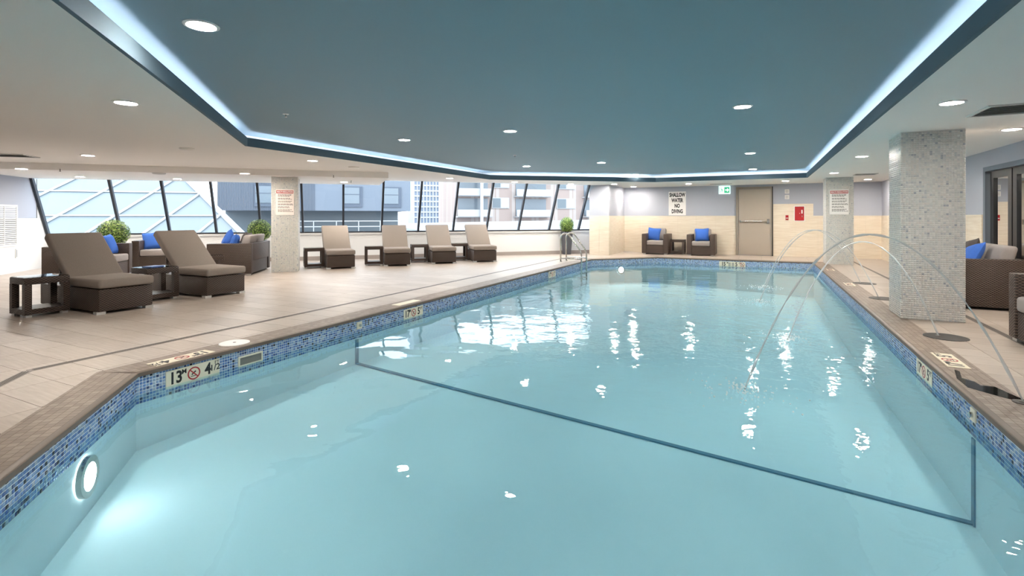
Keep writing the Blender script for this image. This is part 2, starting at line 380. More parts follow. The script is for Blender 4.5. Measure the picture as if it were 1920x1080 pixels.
    # rounded bullnose edge tiles
for p in polys: ct.add([(x, y, .0) for x, y in p], [tuple(range(len(p)))] if sum(p[i][0] * p[(i + 1) % len(p)][1] - p[(i + 1) % len(p)][0] * p[i][1] for i in range(len(p))) > 0 else [tuple(range(len(p)))[::-1]])
co = ct.build('coping_tiles', 'coping_tile', cop); co['kind'] = 'stuff'
at = co.data.attributes.new('rnd', 'FLOAT', 'FACE'); at.data.foreach_set('value', rng.random(len(co.data.polygons)).astype(np.float32))
mat('bullnose', (112, 98, 88), .4)
for k in range(6):
    a, b = Vector(ci[k]), Vector(ci[(k + 1) % 6]); d = (b - a).normalized(); nr = Vector((d.y, -d.x))
    prof = [(0.044, -.0), (.012, -.001), (.003, -.008), (0, -.018), (.003, -.034), (.044, -.034)]
    mbb = MB()
    for q in (a, b):
        for (o1, z) in prof:
            e_ = q + nr * o1 * (1 if abs(nr.x) > .99 or abs(nr.y) > .99 else 1); mbb.v.append((e_.x, e_.y, z))
    for i in range(5): mbb.f.append((i, i + 1, 6 + i + 1, 6 + i))
    mbb.build('bullnose_edge', 'bullnose', cop, smooth=True)
# water
wt = tess(POOL, None, WATER, 'pool_water', 'water'); tag(wt, 'clear turquoise water filling the swimming pool', 'water', kind='stuff')
# pool lights on the chamfer walls
def pool_light(x, y, z, ang, label):
    r = empty('pool_light', (x, y, z), 0); q = [r]
    def ring(ri, ro, d0, d1, name, m_):
        mb = MB(); nn = 28; dx, dy = math.cos(ang), math.sin(ang)
        for (rad, dd) in ((ro, d0), (ro, d1), (ri, d1), (ri, d0)):
            for j in range(nn):
                t = 2 * PI * j / nn; hx = rad * math.cos(t); mb.v.append((-dy * hx + dx * dd, dx * hx + dy * dd, rad * math.sin(t)))
        for a in range(3):
            for j in range(nn): mb.f.append((a * nn + j, a * nn + (j + 1) % nn, (a + 1) * nn + (j + 1) % nn, (a + 1) * nn + j))
        if name == 'lens': mb.f.append(tuple(range(2 * nn, 3 * nn)))
        return mb.build(name, m_, r)
    ring(.085, .125, 0, .03, 'rim', 'steel'); ring(.03, .085, .002, .018, 'lens', 'pool_lamp')
    tag(r, label, 'pool light')
pool_light(-3.80, 1.67, -.40, PI / 4, 'lit round underwater lamp in chamfered wall by near shallow end')
pool_light(-3.72, 14.89, -.34, -PI / 4, 'lit round underwater lamp in far corner wall beyond the ladder')

# ------------------------------------------------------------------ depth markers, skimmer, lids
def nodive(parent, r, loc, rot):
    e = MB(); nn = 24
    for (ra, z) in ((r, 0), (r, .001), (r * .8, .001), (r * .8, 0)):
        for j in range(nn): t = 2 * PI * j / nn; e.v.append((ra * math.cos(t), ra * math.sin(t), z))
    for a in range(3):
        for j in range(nn): e.f.append((a * nn + j, a * nn + (j + 1) % nn, (a + 1) * nn + (j + 1) % nn, (a + 1) * nn + j))
    e.bar((-r * .62, r * .62, .0008), (r * .62, -r * .62, .0008), r * .17, .001)
    o = e.build('no_diving_ring', 'sign_red', parent); o.location = loc; o.rotation_euler = rot
    f = MB().bar((-r * .35, -r * .15, .0004), (r * .3, r * .3, .0004), r * .2, .001).bar((-r * .5, -r * .4, .0004), (r * .45, -r * .4, .0004), r * .1, .001)
    o = f.build('diver_figure', 'ink', parent); o.location = loc; o.rotation_euler = rot
def marker(loc, rz, flat, w_, h_, big, sup1, big2, sup2, label, far=False, group=None):
    r = empty('depth_marker', loc, rz); rot = (0, 0, 0) if flat else (PI / 2, 0, 0)
    def P_(x, y, d): return (x, y, d) if flat else (x, -d, y)
    b = MB().box(P_(0, 0, .001), (w_, h_, .004) if flat else (w_, .004, h_)).build('plate', 'sign_cream', r)
    if big:
        sz = h_ * .95
        text(big, sz, 'lettering', 'ink', r, P_(-w_ * .33, 0, .0036), rot, bold=.004, sx=.8); text(sup1, sz * .4, 'lettering', 'ink', r, P_(-w_ * .18, h_ * .25, .0036), rot, bold=.001)
        x2 = w_ * .27 if not far else w_ * .16
        text(big2, sz, 'lettering', 'ink', r, P_(x2, 0, .0036), rot, bold=.004, sx=.8)
        text(sup2, sz * (.42 if sup2 != '1/2' else .55), 'lettering', 'ink', r, P_(x2 + w_ * .14, h_ * (.22 if sup2 != '1/2' else 0), .0036), rot, bold=.001)
        if sup2 == '1/2': text('FT', sz * .3, 'lettering', 'ink', r, P_(w_ * .45, h_ * .3, .0036), rot)
        nodive(r, h_ * .38, P_(0 if not far else w_ * .38, 0, .0036), rot)
        if far:
            for x in (-.07, .02):
                q = MB()
                for i in range(4): q.box(P_(x * w_ / .69 * 1.0, (i - 1.5) * h_ * .16, .0034), (w_ * .09, h_ * .09, .001) if flat else (w_ * .09, .001, h_ * .09))
                q.build('caption_block', 'grey_ink', r)
    tag(r, label, 'depth marker', group); return r
gm = 'depth markers of the pool'
marker((-4.414, 2.73, -.125), PI / 2, 0, .46, .145, '13', 'M', '4', '1/2', '13 M and 4 1/2 FT depth plate in the mosaic band', group=gm)
marker((-4.414, 5.83, -.125), PI / 2, 0, .44, .14, '17', 'M', '5', 'FT', '17 and 5 depth plate in mosaic band beside blank deck plate', group=gm)
marker((-4.414, 11.14, -.125), PI / 2, 0, .44, .14, '17', 'M', '5', 'FT', 'depth plate in the mosaic band near the steel ladder', group=gm)
marker((1.284, 5.56, -.125), -PI / 2, 0, .46, .14, '17', 'M', '5', 'FT', '17 and 5 depth plate in the mosaic below the water jets', group=gm)
marker((-.73, 15.814, -.13), 0, 0, .69, .15, '15', 'M', '5', 'FT', '15 and 5 depth plate on the pool wall below the door', True, group=gm)
marker((-4.53, 2.70, .0), -PI / 2, 1, .50, .15, '13', 'M', '4', '1/2', 'cream 13 and 4 1/2 depth plate set flat in the coping', group=gm)
marker((1.455, 5.55, .0), PI / 2, 1, .48, .15, '17', 'M', '5', 'FT', 'cream 17 and 5 depth plate set flat in coping near water jets', group=gm)
marker((-4.55, 5.85, .0), -PI / 2, 1, .50, .14, None, '', '', '', 'blank cream plate set flat in the brown coping', group=gm)
marker((1.455, 11.0, .0), PI / 2, 1, .44, .14, '17', 'M', '5', 'FT', 'small cream depth plate in coping beside the two far water jets', group=gm)
marker((1.455, 13.8, .0), PI / 2, 1, .42, .14, '15', 'M', '5', 'FT', 'small cream depth plate in coping before the far mosaic column', group=gm)
sk = empty('pool_skimmer', (-4.417, 3.275, -.14)); tag(sk, 'beige skimmer opening in the mosaic band below round white lid', 'skimmer')
mb = MB().b2(0, .012, -.13, .13, .035, .05).b2(0, .012, -.13, .13, -.05, -.035).b2(0, .012, -.13, -.115, -.035, .035).b2(0, .012, .115, .13, -.035, .035); mb.build('frame', 'sign_cream', sk)
MB().b2(0, .004, -.115, .115, -.035, .035).build('opening', 'vent_dark', sk)
lid = empty('skimmer_lid', (-4.60, 3.24, 0)); tag(lid, 'round white skimmer lid lying in the brown coping', 'lid')
MB().lathe([(.135, -.002), (.135, .004), (.125, .007)], n=32).build('cover', 'sign_white', lid); MB().lathe([(.014, .006), (.014, .009)], n=12).build('finger_hole', 'vent_dark', lid)

# ------------------------------------------------------------------ drains
def drain(pts, label):
    r = empty('floor_drain', (pts[0][0], pts[0][1], 0)); o0 = Vector((pts[0][0], pts[0][1], 0)); fr = MB(); sl = MB()
    for a, b in zip(pts[:-1], pts[1:]):
        a3 = Vector((a[0], a[1], 0)) - o0; b3 = Vector((b[0], b[1], 0)) - o0; fr.bar(a3 + Vector((0, 0, -.004)), b3 + Vector((0, 0, -.004)), .07, .012)
        d = (b3 - a3); ln = d.length; d.normalize(); nr = Vector((-d.y, d.x, 0))
        for k in (-.018, 0, .018): sl.bar(a3 + d * .03 + nr * k + Vector((0, 0, .0015)), b3 - d * .03 + nr * k + Vector((0, 0, .0015)), .009, .002)
    fr.build('channel_frame', 'drain_metal', r); o = sl.build('slots', 'drain_slot', r); o['kind'] = 'stuff'; tag(r, label, 'drain')
drain([(-5.25, 14.4), (-5.25, 1.93), (-3.6, .28)], 'long slotted floor drain running along the deck by loungers')
drain([(2.28, 17.2), (2.28, 3.5)], 'long slotted floor drain running between the columns and right wall')

# ------------------------------------------------------------------ walls
def wall_tiles(parent, fn, a0, a1, z0, z1, w_=.60, h_=.308, first=None):
    """fn(a, z, d) -> world point; d = distance out of the wall"""
    g = .0015; zs = []; z = z0
    while z < z1 - .02: zs.append((z, min(z + h_, z1))); z += h_
    for za, zb in zs:
        a = a0
        while a < a1 - .01:
            b = min(a + w_, a1)
            p = [fn(a + g, za + g, 0), fn(b - g, za + g, 0), fn(b - g, zb - g, 0), fn(a + g, zb - g, 0)] + [fn(a + g, za + g, .008), fn(b - g, za + g, .008), fn(b - g, zb - g, .008), fn(a + g, zb - g, .008)]
            MB().hexa(p).build('tile', 'wall_tile', parent); a = b
FV = 17.85
far = struct(MB().b2(-4.33, 3.3, FV, FV + .15, 0, CEIL + .02).build('wall_far', 'grey_paint'), 'grey painted far wall with cream tiled lower half and door', 'wall')
MB().b2(-4.33, -.71, FV - .004, FV, 0, 1.262).b2(.35, 3.15, FV - .004, FV, 0, 1.262).b2(.35, 1.44, FV - .004, FV, 1.262, 1.63).build('tile_bed', 'cream_grout', far)
ff = lambda a, z, d: (a, FV - .004 - d, z)
wall_tiles(far, ff, -4.32, -.72, .0, 1.265); wall_tiles(far, ff, .36, 3.14, .0, 1.265); wall_tiles(far, ff, .36, 1.44, 1.267, 1.63, h_=.37)
rw = MB().b2(3.15, 3.3, 10.38, 17.85, 0, CEIL + .02).b2(3.15, 3.3, -2.5, 7.3, 0, CEIL + .02).b2(3.15, 3.3, 7.3, 10.38, 2.0, CEIL + .02)
rw = struct(rw.build('wall_right', 'grey_paint'), 'grey painted side wall with cream tiles and a dark glazed doorway', 'wall')
MB().b2(3.146, 3.15, 10.44, 17.85, 0, 1.262).build('tile_bed', 'cream_grout', rw)
wall_tiles(rw, lambda a, z, d: (3.146 - d, a, z), 10.46, 17.84, 0, 1.265)
pr = struct(MB().b2(-4.98, -4.33, 15.85, 17.95, 0, CEIL + .02).build('wall_pier', 'grey_paint'), 'projecting wall pier between the windows and far wall', 'wall')
MB().b2(-4.98, -4.33, 15.846, 15.85, 0, 1.262).b2(-4.33, -4.326, 15.85, 17.85, 0, 1.262).build('tile_bed', 'cream_grout', pr)
wall_tiles(pr, lambda a, z, d: (a, 15.846 - d, z), -4.98, -4.33, 0, 1.265, w_=.325); wall_tiles(pr, lambda a, z, d: (-4.326 + d, a, z), 15.85, 17.84, 0, 1.265)
struct(MB().b2(-7.05, 3.3, -2.65, -2.5, 0, CEIL + .02).build('wall_back', 'grey_paint'))
# left wall: plane s = -6.75
def LW(n, z, d=0): return SN(-6.75 + d, n, z)
lw = MB()
prof = [(3.2, 0), (WN + .15, 0), (WN + .15, .77), (NT + .1, CEIL + .02), (3.2, CEIL + .02)]
lw.add([LW(a, z, 0) for a, z in prof] + [LW(a, z, -.15) for a, z in prof], [(0, 1, 2, 3, 4)[::-1], (5, 6, 7, 8, 9)] + [(i, (i + 1) % 5, 5 + (i + 1) % 5, 5 + i) for i in range(5)])
lw = struct(lw.build('wall_left', 'white_paint'), 'white side wall with grey painted upper panel meeting the windows', 'wall')
mb = MB(); pp = [(3.3, 1.20), (14.93, 1.20), (14.93, SOFFIT), (3.3, SOFFIT)]
mb.hexa([LW(a, z, 0) for a, z in pp] + [LW(a, z, .006) for a, z in pp]); mb.build('painted_panel', 'grey_paint', lw)
pp = [(14.92, 1.20), (14.945, 1.20), (14.945, SOFFIT), (14.92, SOFFIT)]
MB().hexa([LW(a, z, 0) for a, z in pp] + [LW(a, z, .014) for a, z in pp]).build('corner_trim', 'vent_dark', lw)
wv_ = empty('wall_vent', SN(-6.75, 13.7, 1.04), -PI / 4); tag(wv_, 'white louvred air grille on the left wall', 'vent')
# local x runs along the wall (towards the room), local y into the room (+)
mb = MB().b2(-.46, .46, -.0, .02, .41, .45).b2(-.46, .46, 0, .02, -.45, -.41).b2(-.46, -.42, 0, .02, -.41, .41).b2(.42, .46, 0, .02, -.41, .41).b2(-.012, .012, 0, .018, -.41, .41); mb.build('frame', 'sign_white', wv_)
MB().b2(-.42, .42, 0, .003, -.41, .41).build('backing', 'vent_dark', wv_)
sl = None
for i in range(20):
    z = -.39 + i * .041
    if sl is None: sl = MB().hexa([(-.42, .004, -.004), (.42, .004, -.004), (.42, .016, -.022), (-.42, .016, -.022), (-.42, .004, .002), (.42, .004, .002), (.42, .016, -.016), (-.42, .016, -.016)]).build('slat', 'sign_white', wv_); q = sl
    else: q = new_obj('slat', sl.data, wv_)
    q.location = (0, 0, z + .012)
ou = empty('wall_outlet', SN(-6.744, 14.15, .42), -PI / 4); tag(ou, 'small white outlet plate on the white wall below the air grille', 'outlet')
MB().box((0, .004, 0), (.09, .008, .2)).build('cover', 'white_plastic', ou); MB().b2(.0, .02, .008, .01, -.08, .08).build('slot', 'ext_grey', ou)

# window wall
kw = MB()
def SB(mb, s0, s1, n0, n1, z0, z1): return mb.hexa([SN(s0, n0, z0), SN(s1, n0, z0), SN(s1, n1, z0), SN(s0, n1, z0), SN(s0, n0, z1), SN(s1, n0, z1), SN(s1, n1, z1), SN(s0, n1, z1)])
SB(kw, -6.75, 8.35, WN, WN + .16, 0, .72)
kw = struct(kw.build('wall_windows', 'white_paint'), 'low white wall below the row of leaning windows', 'wall')
SB(MB(), -6.75, 8.3, WN - .03, WN, .11, .58).build('heater_panel', 'white_paint', kw)
SB(MB(), -6.75, 8.35, WN - .05, WN + .2, .72, .775).build('window_sill', 'white_paint', kw)
bb = struct(SB(MB(), -6.75, 8.3, WN - .045, WN - .03, 0, .11).build('baseboard_windows', 'baseboard'), 'brown-grey baseboard below the windows', 'baseboard')
win = empty('window_1', SN(.7, WN, .77)); struct(win, 'long row of inward leaning windows in dark frames', 'window')
inv = Vector(win.location)
def W(s, t, d=0):       # s along, t 0 (sill) .. 1 (head), d into the room
    p = Vector(SN(s, WN + .03 + (NT - WN) * t, .775 + (2.26 - .775) * t)); nn = Vector((1, -1, .76 * .0)).normalized()
    return p + nn * d - inv
M0 = [1.19 + 1.07 * k for k in range(-7, 7)] + [8.35]
M0[0] = -6.72
for i, s in enumerate(M0[:-1]):
    wdt = .055
    p = [W(s - wdt / 2, -.0, 0), W(s + wdt / 2, 0, 0), W(s + wdt / 2, 0, .10), W(s - wdt / 2, 0, .10), W(s - wdt / 2, 1, 0), W(s + wdt / 2, 1, 0), W(s + wdt / 2, 1, .10), W(s - wdt / 2, 1, .10)]
    MB().hexa(p).build('mullion', 'mullion', win)
for i in range(len(M0) - 1):
    a, b = M0[i] + .03, M0[i + 1] - .03
    MB().add([W(a, 0, .05), W(b, 0, .05), W(b, 1, .05), W(a, 1, .05)], [(0, 1, 2, 3)]).build('pane', 'pane_glass', win)
    MB().hexa([W(a, 0, .02), W(b, 0, .02), W(b, 0, .09), W(a, 0, .09), W(a, .025, .02), W(b, .025, .02), W(b, .025, .09), W(a, .025, .09)]).build('bottom_rail', 'mullion', win)

# ------------------------------------------------------------------ ceiling
CR = [SN(-6.75, NT + .05)[:2], (-7.05, -2.5), (3.15, -2.5), (3.15, 17.85), (-4.33, 17.85), SN(8.4, NT + .05)[:2]]
ce = struct(tess(CR, TRAY, CEIL, 'ceiling', 'white_ceiling'), 'white painted ceiling around the raised blue panel', 'ceiling')
# eave closing ceiling to glass head
SB(MB(), -6.75, 8.4, NT + .02, NT + .12, CEIL - .0, CEIL + .1).build('window_head', 'white_paint', ce)
sof = [SN(-6.75, 16.9 / R2), SN(1.08, 16.9 / R2), SN(1.08, NT + .06), SN(-6.75, NT + .06)]
sf = MB().prism([p[:2] for p in sof], SOFFIT, CEIL); sf = sf.build('soffit', 'white_ceiling', ce)
OUT = offset(TRAY, .35)
rc = tess(OUT, None, RAISED, 'raised_panel', 'blue_ceiling', ce)
mb = MB(); n = 6
tb = offset(TRAY, .03)
for k in range(n):
    a, b, c, d = TRAY[k], TRAY[(k + 1) % n], tb[(k + 1) % n], tb[k]
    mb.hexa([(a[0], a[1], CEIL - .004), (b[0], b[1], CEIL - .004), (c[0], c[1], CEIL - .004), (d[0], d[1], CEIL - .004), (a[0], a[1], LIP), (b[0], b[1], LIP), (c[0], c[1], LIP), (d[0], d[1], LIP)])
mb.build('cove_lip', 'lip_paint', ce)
mb = MB()
for k in range(n):
    a, b = OUT[k], OUT[(k + 1) % n]; mb.add([(a[0], a[1], CEIL), (b[0], b[1], CEIL), (b[0], b[1], RAISED), (a[0], a[1], RAISED)], [(0, 1, 2, 3)])
mb.build('cove_back', 'white_ceiling', ce)
l0 = offset(TRAY, .12); l1 = offset(TRAY, .15)
for k in range(n):
    a, b, c, d = (Vector(q) for q in (l0[k], l0[(k + 1) % n], l1[(k + 1) % n], l1[k])); e = (b - a).normalized() * .15
    a, b, c, d = a + e, b - e, c - e, d + e
    MB().hexa([(a.x, a.y, CEIL + .005), (b.x, b.y, CEIL + .005), (c.x, c.y, CEIL + .005), (d.x, d.y, CEIL + .005), (a.x, a.y, CEIL + .02), (b.x, b.y, CEIL + .02), (c.x, c.y, CEIL + .02), (d.x, d.y, CEIL + .02)]).build('led_strip', 'led', ce)

# downlights
dl = None
def downlight(x, y, z, label, group):
    global dl
    if dl is None:
        dl = empty('downlight'); MB().lathe([(.105, 0), (.105, -.006), (.085, -.010), (.080, -.002)], n=32).build('trim_ring', 'sign_white', dl)
        MB().lathe([(.079, -.001), (.079, -.005)], n=28).build('lens', 'lamp', dl); r = dl
    else: r = copy_tree(dl)
    r.location = (x, y, z); tag(r, label, 'light', group)
for p in [(-3.22, 2.04), (-5.1, 6.5), (-3.22, 6.5), (-5.1, 11.2), (-3.24, 11.2), (-3.26, 14.8), (-.18, 6.2), (-.18, 10.8), (-.18, 14.4), (-.18, 1.8)]:
    downlight(p[0], p[1], RAISED, 'lit round downlight recessed in the raised blue ceiling', 'downlights of the blue ceiling')
for p, lb in [((-5.08, 2.54), 'lit round downlight in white ceiling beside the angled edge of blue panel'), ((-10.0, 4.44), 'lit round downlight in white ceiling next to the rectangular air grille'), ((-7.29, 6.65), 'lit round downlight in white ceiling near the smoke detector'), ((-7.36, 11.27), 'lit round downlight in white ceiling above the window-row loungers')]:
    downlight(p[0], p[1], CEIL, lb, 'downlights over the lounger deck')
for p, lb in [((-6.45, 13.32), 'lit round downlight in white ceiling beyond the last window lounger'), ((-5.28, 14.9), 'lit round downlight in white ceiling above the tall-pot topiary'), ((-4.07, 15.5), 'lit round downlight in white ceiling just before the wall pier'), ((-3.86, 17.2), 'lit round downlight in white ceiling in the corner beside wall pier'), ((-1.99, 16.4), 'lit round downlight in white ceiling before the far armchairs'), ((.63, 16.3), 'lit round downlight in white ceiling before the red fire cabinet')]:
    downlight(p[0], p[1], CEIL, lb, 'downlights near the far wall')
for p, lb in [((1.53, 13.83), 'lit round downlight above the coping just before the far mosaic column'), ((1.53, 10.25), 'lit round downlight above the coping halfway between two mosaic columns'), ((1.53, 5.78), 'lit round downlight above the coping beside the square air diffuser')]:
    downlight(p[0], p[1], CEIL, lb, 'downlights above the right coping')
for p, lb in [((2.62, 7.84), 'lit round downlight between near mosaic column and the side wall'), ((2.62, 16.6), 'lit round downlight in the corner behind the far mosaic column')]:
    downlight(p[0], p[1], CEIL, lb, 'downlights behind the columns')
for p, lb in [((-12.23, 4.40), 'lit round downlight in lowered soffit nearest the wall air grille'), ((-13.5, 5.85), 'lit round downlight in lowered soffit close to the windows by left wall'), ((-12.22, 7.18), 'lit round downlight in lowered soffit above the window armchair'), ((-9.47, 6.90), 'lit round downlight in lowered soffit before the mosaic column'), ((-9.52, 9.70), 'lit round downlight in lowered soffit above the first window lounger')]:
    downlight(p[0], p[1], SOFFIT, lb, 'downlights of the window soffit')
# ceiling fittings
def diffuser(x, y, z, rz, w_, h_, label):
    r = empty('air_diffuser', (x, y, z), rz); fr = MB(); fr.b2(-w_ / 2, w_ / 2, -h_ / 2, -h_ / 2 + .03, -.012, 0).b2(-w_ / 2, w_ / 2, h_ / 2 - .03, h_ / 2, -.012, 0).b2(-w_ / 2, -w_ / 2 + .03, -h_ / 2 + .03, h_ / 2 - .03, -.012, 0).b2(w_ / 2 - .03, w_ / 2, -h_ / 2 + .03, h_ / 2 - .03, -.012, 0)
    fr.build('frame', 'vent_metal', r); MB().b2(-w_ / 2 + .03, w_ / 2 - .03, -h_ / 2 + .03, h_ / 2 - .03, -.003, 0).build('backing', 'vent_dark', r)
    k = max(2, int((h_ - .08) / .07)); first = None
    for i in range(k):
        y_ = -h_ / 2 + .05 + (h_ - .1) * (i + .5) / k
        if first is None: first = MB().hexa([(-w_ / 2 + .03, -.02, -.012), (w_ / 2 - .03, -.02, -.012), (w_ / 2 - .03, .018, -.004), (-w_ / 2 + .03, .018, -.004), (-w_ / 2 + .03, -.02, -.010), (w_ / 2 - .03, -.02, -.010), (w_ / 2 - .03, .018, -.002), (-w_ / 2 + .03, .018, -.002)]).build('slat', 'vent_metal', r); q = first
        else: q = new_obj('slat', first.data, r)
        q.location = (0, y_, 0)
    tag(r, label, 'vent'); return r
diffuser(2.15, 6.38, CEIL, 0, .55, .58, 'square metal air diffuser in ceiling before the near mosaic column')
diffuser(-11.15, 3.85, CEIL, PI / 4, .62, .5, 'rectangular metal air grille in white ceiling near left soffit')
diffuser(-1.1, 16.95, CEIL, 0, .62, .3, 'slim air grille in the white ceiling above the exit sign')
diffuser(2.25, 14.6, CEIL, 0, .45, .4, 'small air grille in white ceiling near the far mosaic column')
def small_disc(x, y, z, r_, m_, name, label, cat, group=None):
    o = MB().lathe([(r_, 0), (r_, -.012), (r_ * .8, -.026), (r_ * .3, -.032)], n=20).build(name, m_, None, smooth=False); o.location = (x, y, z); tag(o, label, cat, group)
small_disc(-11.0, 6.1, SOFFIT, .12, 'vent_metal', 'ceiling_speaker', 'round grey speaker grille in the lowered soffit above sofas', 'speaker')
small_disc(-7.47, 7.88, CEIL, .11, 'white_plastic', 'smoke_detector', 'white smoke detector on white ceiling close to the soffit edge', 'smoke detector')
small_disc(-7.67, 4.64, CEIL, .10, 'white_plastic', 'ceiling_speaker', 'flat white disc in white ceiling near the blue corner', 'speaker')
for p in [(-5.1, 4.25), (-4.4, 9.1)]:
    r = empty('sprinkler', (p[0], p[1], RAISED)); MB().lathe([(.035, 0), (.035, -.006)], n=16).build('escutcheon', 'sign_white', r); MB().lathe([(.008, -.005), (.008, -.03), (.016, -.032), (.016, -.035)], n=10).build('head', 'steel', r); tag(r, 'small sprinkler head in the raised blue ceiling', 'sprinkler', 'sprinklers of the blue ceiling')
for p in [(-11.6, 4.72), (-8.15, 8.0), (-9.0, 9.4)]:
    r = empty('sprinkler', (p[0], p[1], SOFFIT)); MB().lathe([(.03, 0), (.03, -.006)], n=16).build('escutcheon', 'sign_white', r); MB().lathe([(.007, -.005), (.007, -.05), (.016, -.052), (.016, -.055)], n=10).build('head', 'vent_dark', r); tag(r, 'small sprinkler head hanging from the lowered window soffit', 'sprinkler', 'sprinklers of the soffit')

# ------------------------------------------------------------------ columns
def column(cx, cy, rz, size, h_, label):
    r = empty('mosaic_column', (cx, cy, 0), rz); hs = size / 2 - .004
    MB().b2(-hs, hs, -hs, hs, 0, h_).build('core', 'column_grout', r)
    na = int(size / .025); st_ = size / na; nb = int(h_ / st_); f = []
    for a in range(4):
        t = a * PI / 2; d = (math.cos(t), math.sin(t), 0); nn = (math.sin(t), -math.cos(t), 0)
        o = (nn[0] * hs - d[0] * size / 2, nn[1] * hs - d[1] * size / 2, .002); f.append((o, d, (0, 0, 1), nn, na, nb))
    tile_field('mosaic_tiles', f, st_, .003, .004, 'column_mosaic', r)
    tag(r, label, 'column'); return r
column(1.825, 7.875, 0, .61, CEIL, 'square pale mosaic column beside the nearest water jets')
column(1.825, 15.72, 0, .61, CEIL, 'square pale mosaic column with rules sign beyond the jets')
column(-9.70, 8.09, PI / 4, .55, SOFFIT, 'square pale mosaic column with rules sign between the windows and loungers')

# ------------------------------------------------------------------ signs
def rules(loc, rz, w_, h_, label, m_):
    r = empty('rules_sign', loc, rz); MB().box((0, -.004, 0), (w_, .008, h_)).build('board', m_, r)
    MB().box((0, -.0085, h_ * .40), (w_ * .94, .001, h_ * .11)).build('header', 'sign_red', r)
    text('HEALTH REGULATIONS', h_ * .075, 'lettering', 'sign_white', r, (0, -.0095, h_ * .40), (PI / 2, 0, 0), bold=.002, sx=w_ / h_ * 1.12)
    q = MB(); rr = random.Random(3)
    for i in range(19):
        if i in (3, 6, 9, 12, 15): continue
        z = h_ * (.30 - i * .037); ww = w_ * (.62 + .18 * rr.random()); x = -w_ * .38; 
        while x < -w_ * .38 + ww:
            l = w_ * (.05 + .09 * rr.random()); q.box((x + l / 2, -.0085, z), (l, .001, h_ * .017)); x += l + w_ * .02
    o = q.build('small_print', 'ink', r); o['kind'] = 'stuff'; tag(r, label, 'sign')
rules((1.815, 15.41, 1.61), 0, .42, .64, 'white rules sign with red header on the far mosaic column', 'sign_white')
nA = (8.09 + 9.70) / R2 - .275
rules(SN(-1.135, nA - .006, 1.555), PI / 4, .37, .57, 'white rules sign with red header on column near the sofas', 'sign_pink')
sg = empty('warning_sign', (-2.53, FV, 1.68)); MB().box((0, -.004, 0), (.56, .008, .80)).build('board', 'sign_white', sg)
for i, s in enumerate(['SHALLOW', 'WATER', 'NO', 'DIVING']): text(s, .18, 'lettering', 'ink', sg, (0, -.009, .285 - i * .185), (PI / 2, 0, 0), bold=.008, sx=.60)
tag(sg, 'white warning sign reading SHALLOW WATER NO DIVING on grey wall', 'sign')
ex = empty('exit_sign', (-1.05, FV, 2.10)); MB().b2(-.17, .17, -.04, 0, -.125, .125).build('housing', 'exit_white', ex)
MB().b2(-.01, .15, -.042, -.04, -.10, .10).build('green_panel', 'exit_green', ex)
MB().bar((.02, -.043, 0), (.085, -.043, 0), .035, .002, up=(0, 1, 0)).add([(.08, -.0435, .06), (.135, -.0435, 0), (.08, -.0435, -.06)], [(0, 1, 2)]).build('arrow', 'exit_white', ex)
MB().b2(-.15, -.135, -.042, -.04, -.10, .10).bar((-.10, -.042, .05), (-.07, -.042, -.02), .03, .002, up=(0, 1, 0)).bar((-.07, -.042, -.02), (-.03, -.042, -.085), .018, .002, up=(0, 1, 0)).bar((-.075, -.042, -.02), (-.12, -.042, -.07), .018, .002, up=(0, 1, 0)).bar((-.09, -.042, .03), (-.04, -.042, .01), .016, .002, up=(0, 1, 0)).box((-.095, -.041, .078), (.026, .003, .026)).build('running_figure', 'exit_green', ex)
tag(ex, 'lit green and white exit sign with running figure and arrow', 'sign')

# door and wall fittings
dr = empty('door_1', (-.18, FV, 0)); struct(dr, 'beige metal exit door with a push bar', 'door')
MB().b2(-.53, -.46, -.05, 0, 0, 2.18).b2(.46, .53, -.05, 0, 0, 2.18).b2(-.46, .46, -.05, 0, 2.11, 2.18).build('door_frame', 'door_frame', dr)
MB().b2(-.455, .455, -.025, -.002, .015, 2.105).build('door_leaf', 'door_paint', dr)
MB().b2(.50, .53, -.052, -.05, 0, 2.18).build('painted_gap_shadow', 'ink', dr)  # dark strip on the right jamb's face, painted in as a gap's shadow
pb = MB().tube([(-.40, -.075, 1.09), (.37, -.075, 1.09)], .022, 10).build('push_bar', 'steel', dr)
MB().b2(.36, .43, -.10, -.025, 1.03, 1.16).build('latch_housing', 'steel', pb); MB().b2(-.42, -.38, -.085, -.025, 1.06, 1.12).build('end_bracket', 'steel', pb)
rb = empty('fire_cabinet', (1.07, FV - .012, 1.33)); MB().b2(-.145, .145, -.01, 0, -.235, .235).build('trim', 'sign_white', rb); MB().b2(-.125, .125, -.022, -.01, -.215, .215).build('door', 'red_box', rb)
MB().b2(.05, .085, -.03, -.022, 0, .11).build('handle', 'sign_white', rb); MB().b2(.06, .08, -.028, -.022, -.11, -.06).build('lock', 'steel', rb); MB().b2(.0, .015, -.026, -.022, 0, .015).build('button', 'sign_white', rb)
tag(rb, 'red fire cabinet with white border on the cream tiles', 'fire cabinet')
pu = empty('fire_alarm_pull', (.735, FV - .012, 1.205)); MB().b2(-.04, .04, -.03, 0, -.075, .075).build('housing', 'red_box', pu); MB().b2(-.03, .03, -.038, -.03, -.03, -.005).build('handle', 'sign_white', pu); tag(pu, 'small red fire alarm pull between door and red cabinet', 'fire alarm')
for z in (2.015, 1.84):
    o = empty('wall_speaker', (.735, FV, z)); MB().b2(-.06, .06, -.03, 0, -.065, .065).build('housing', 'white_plastic', o); MB().b2(-.04, .04, -.033, -.03, -.045, .045).build('grille', 'vent_metal', o)
    tag(o, ('upper' if z > 1.9 else 'lower') + ' small white square alarm box on grey wall beside door', 'alarm', 'square alarm boxes')

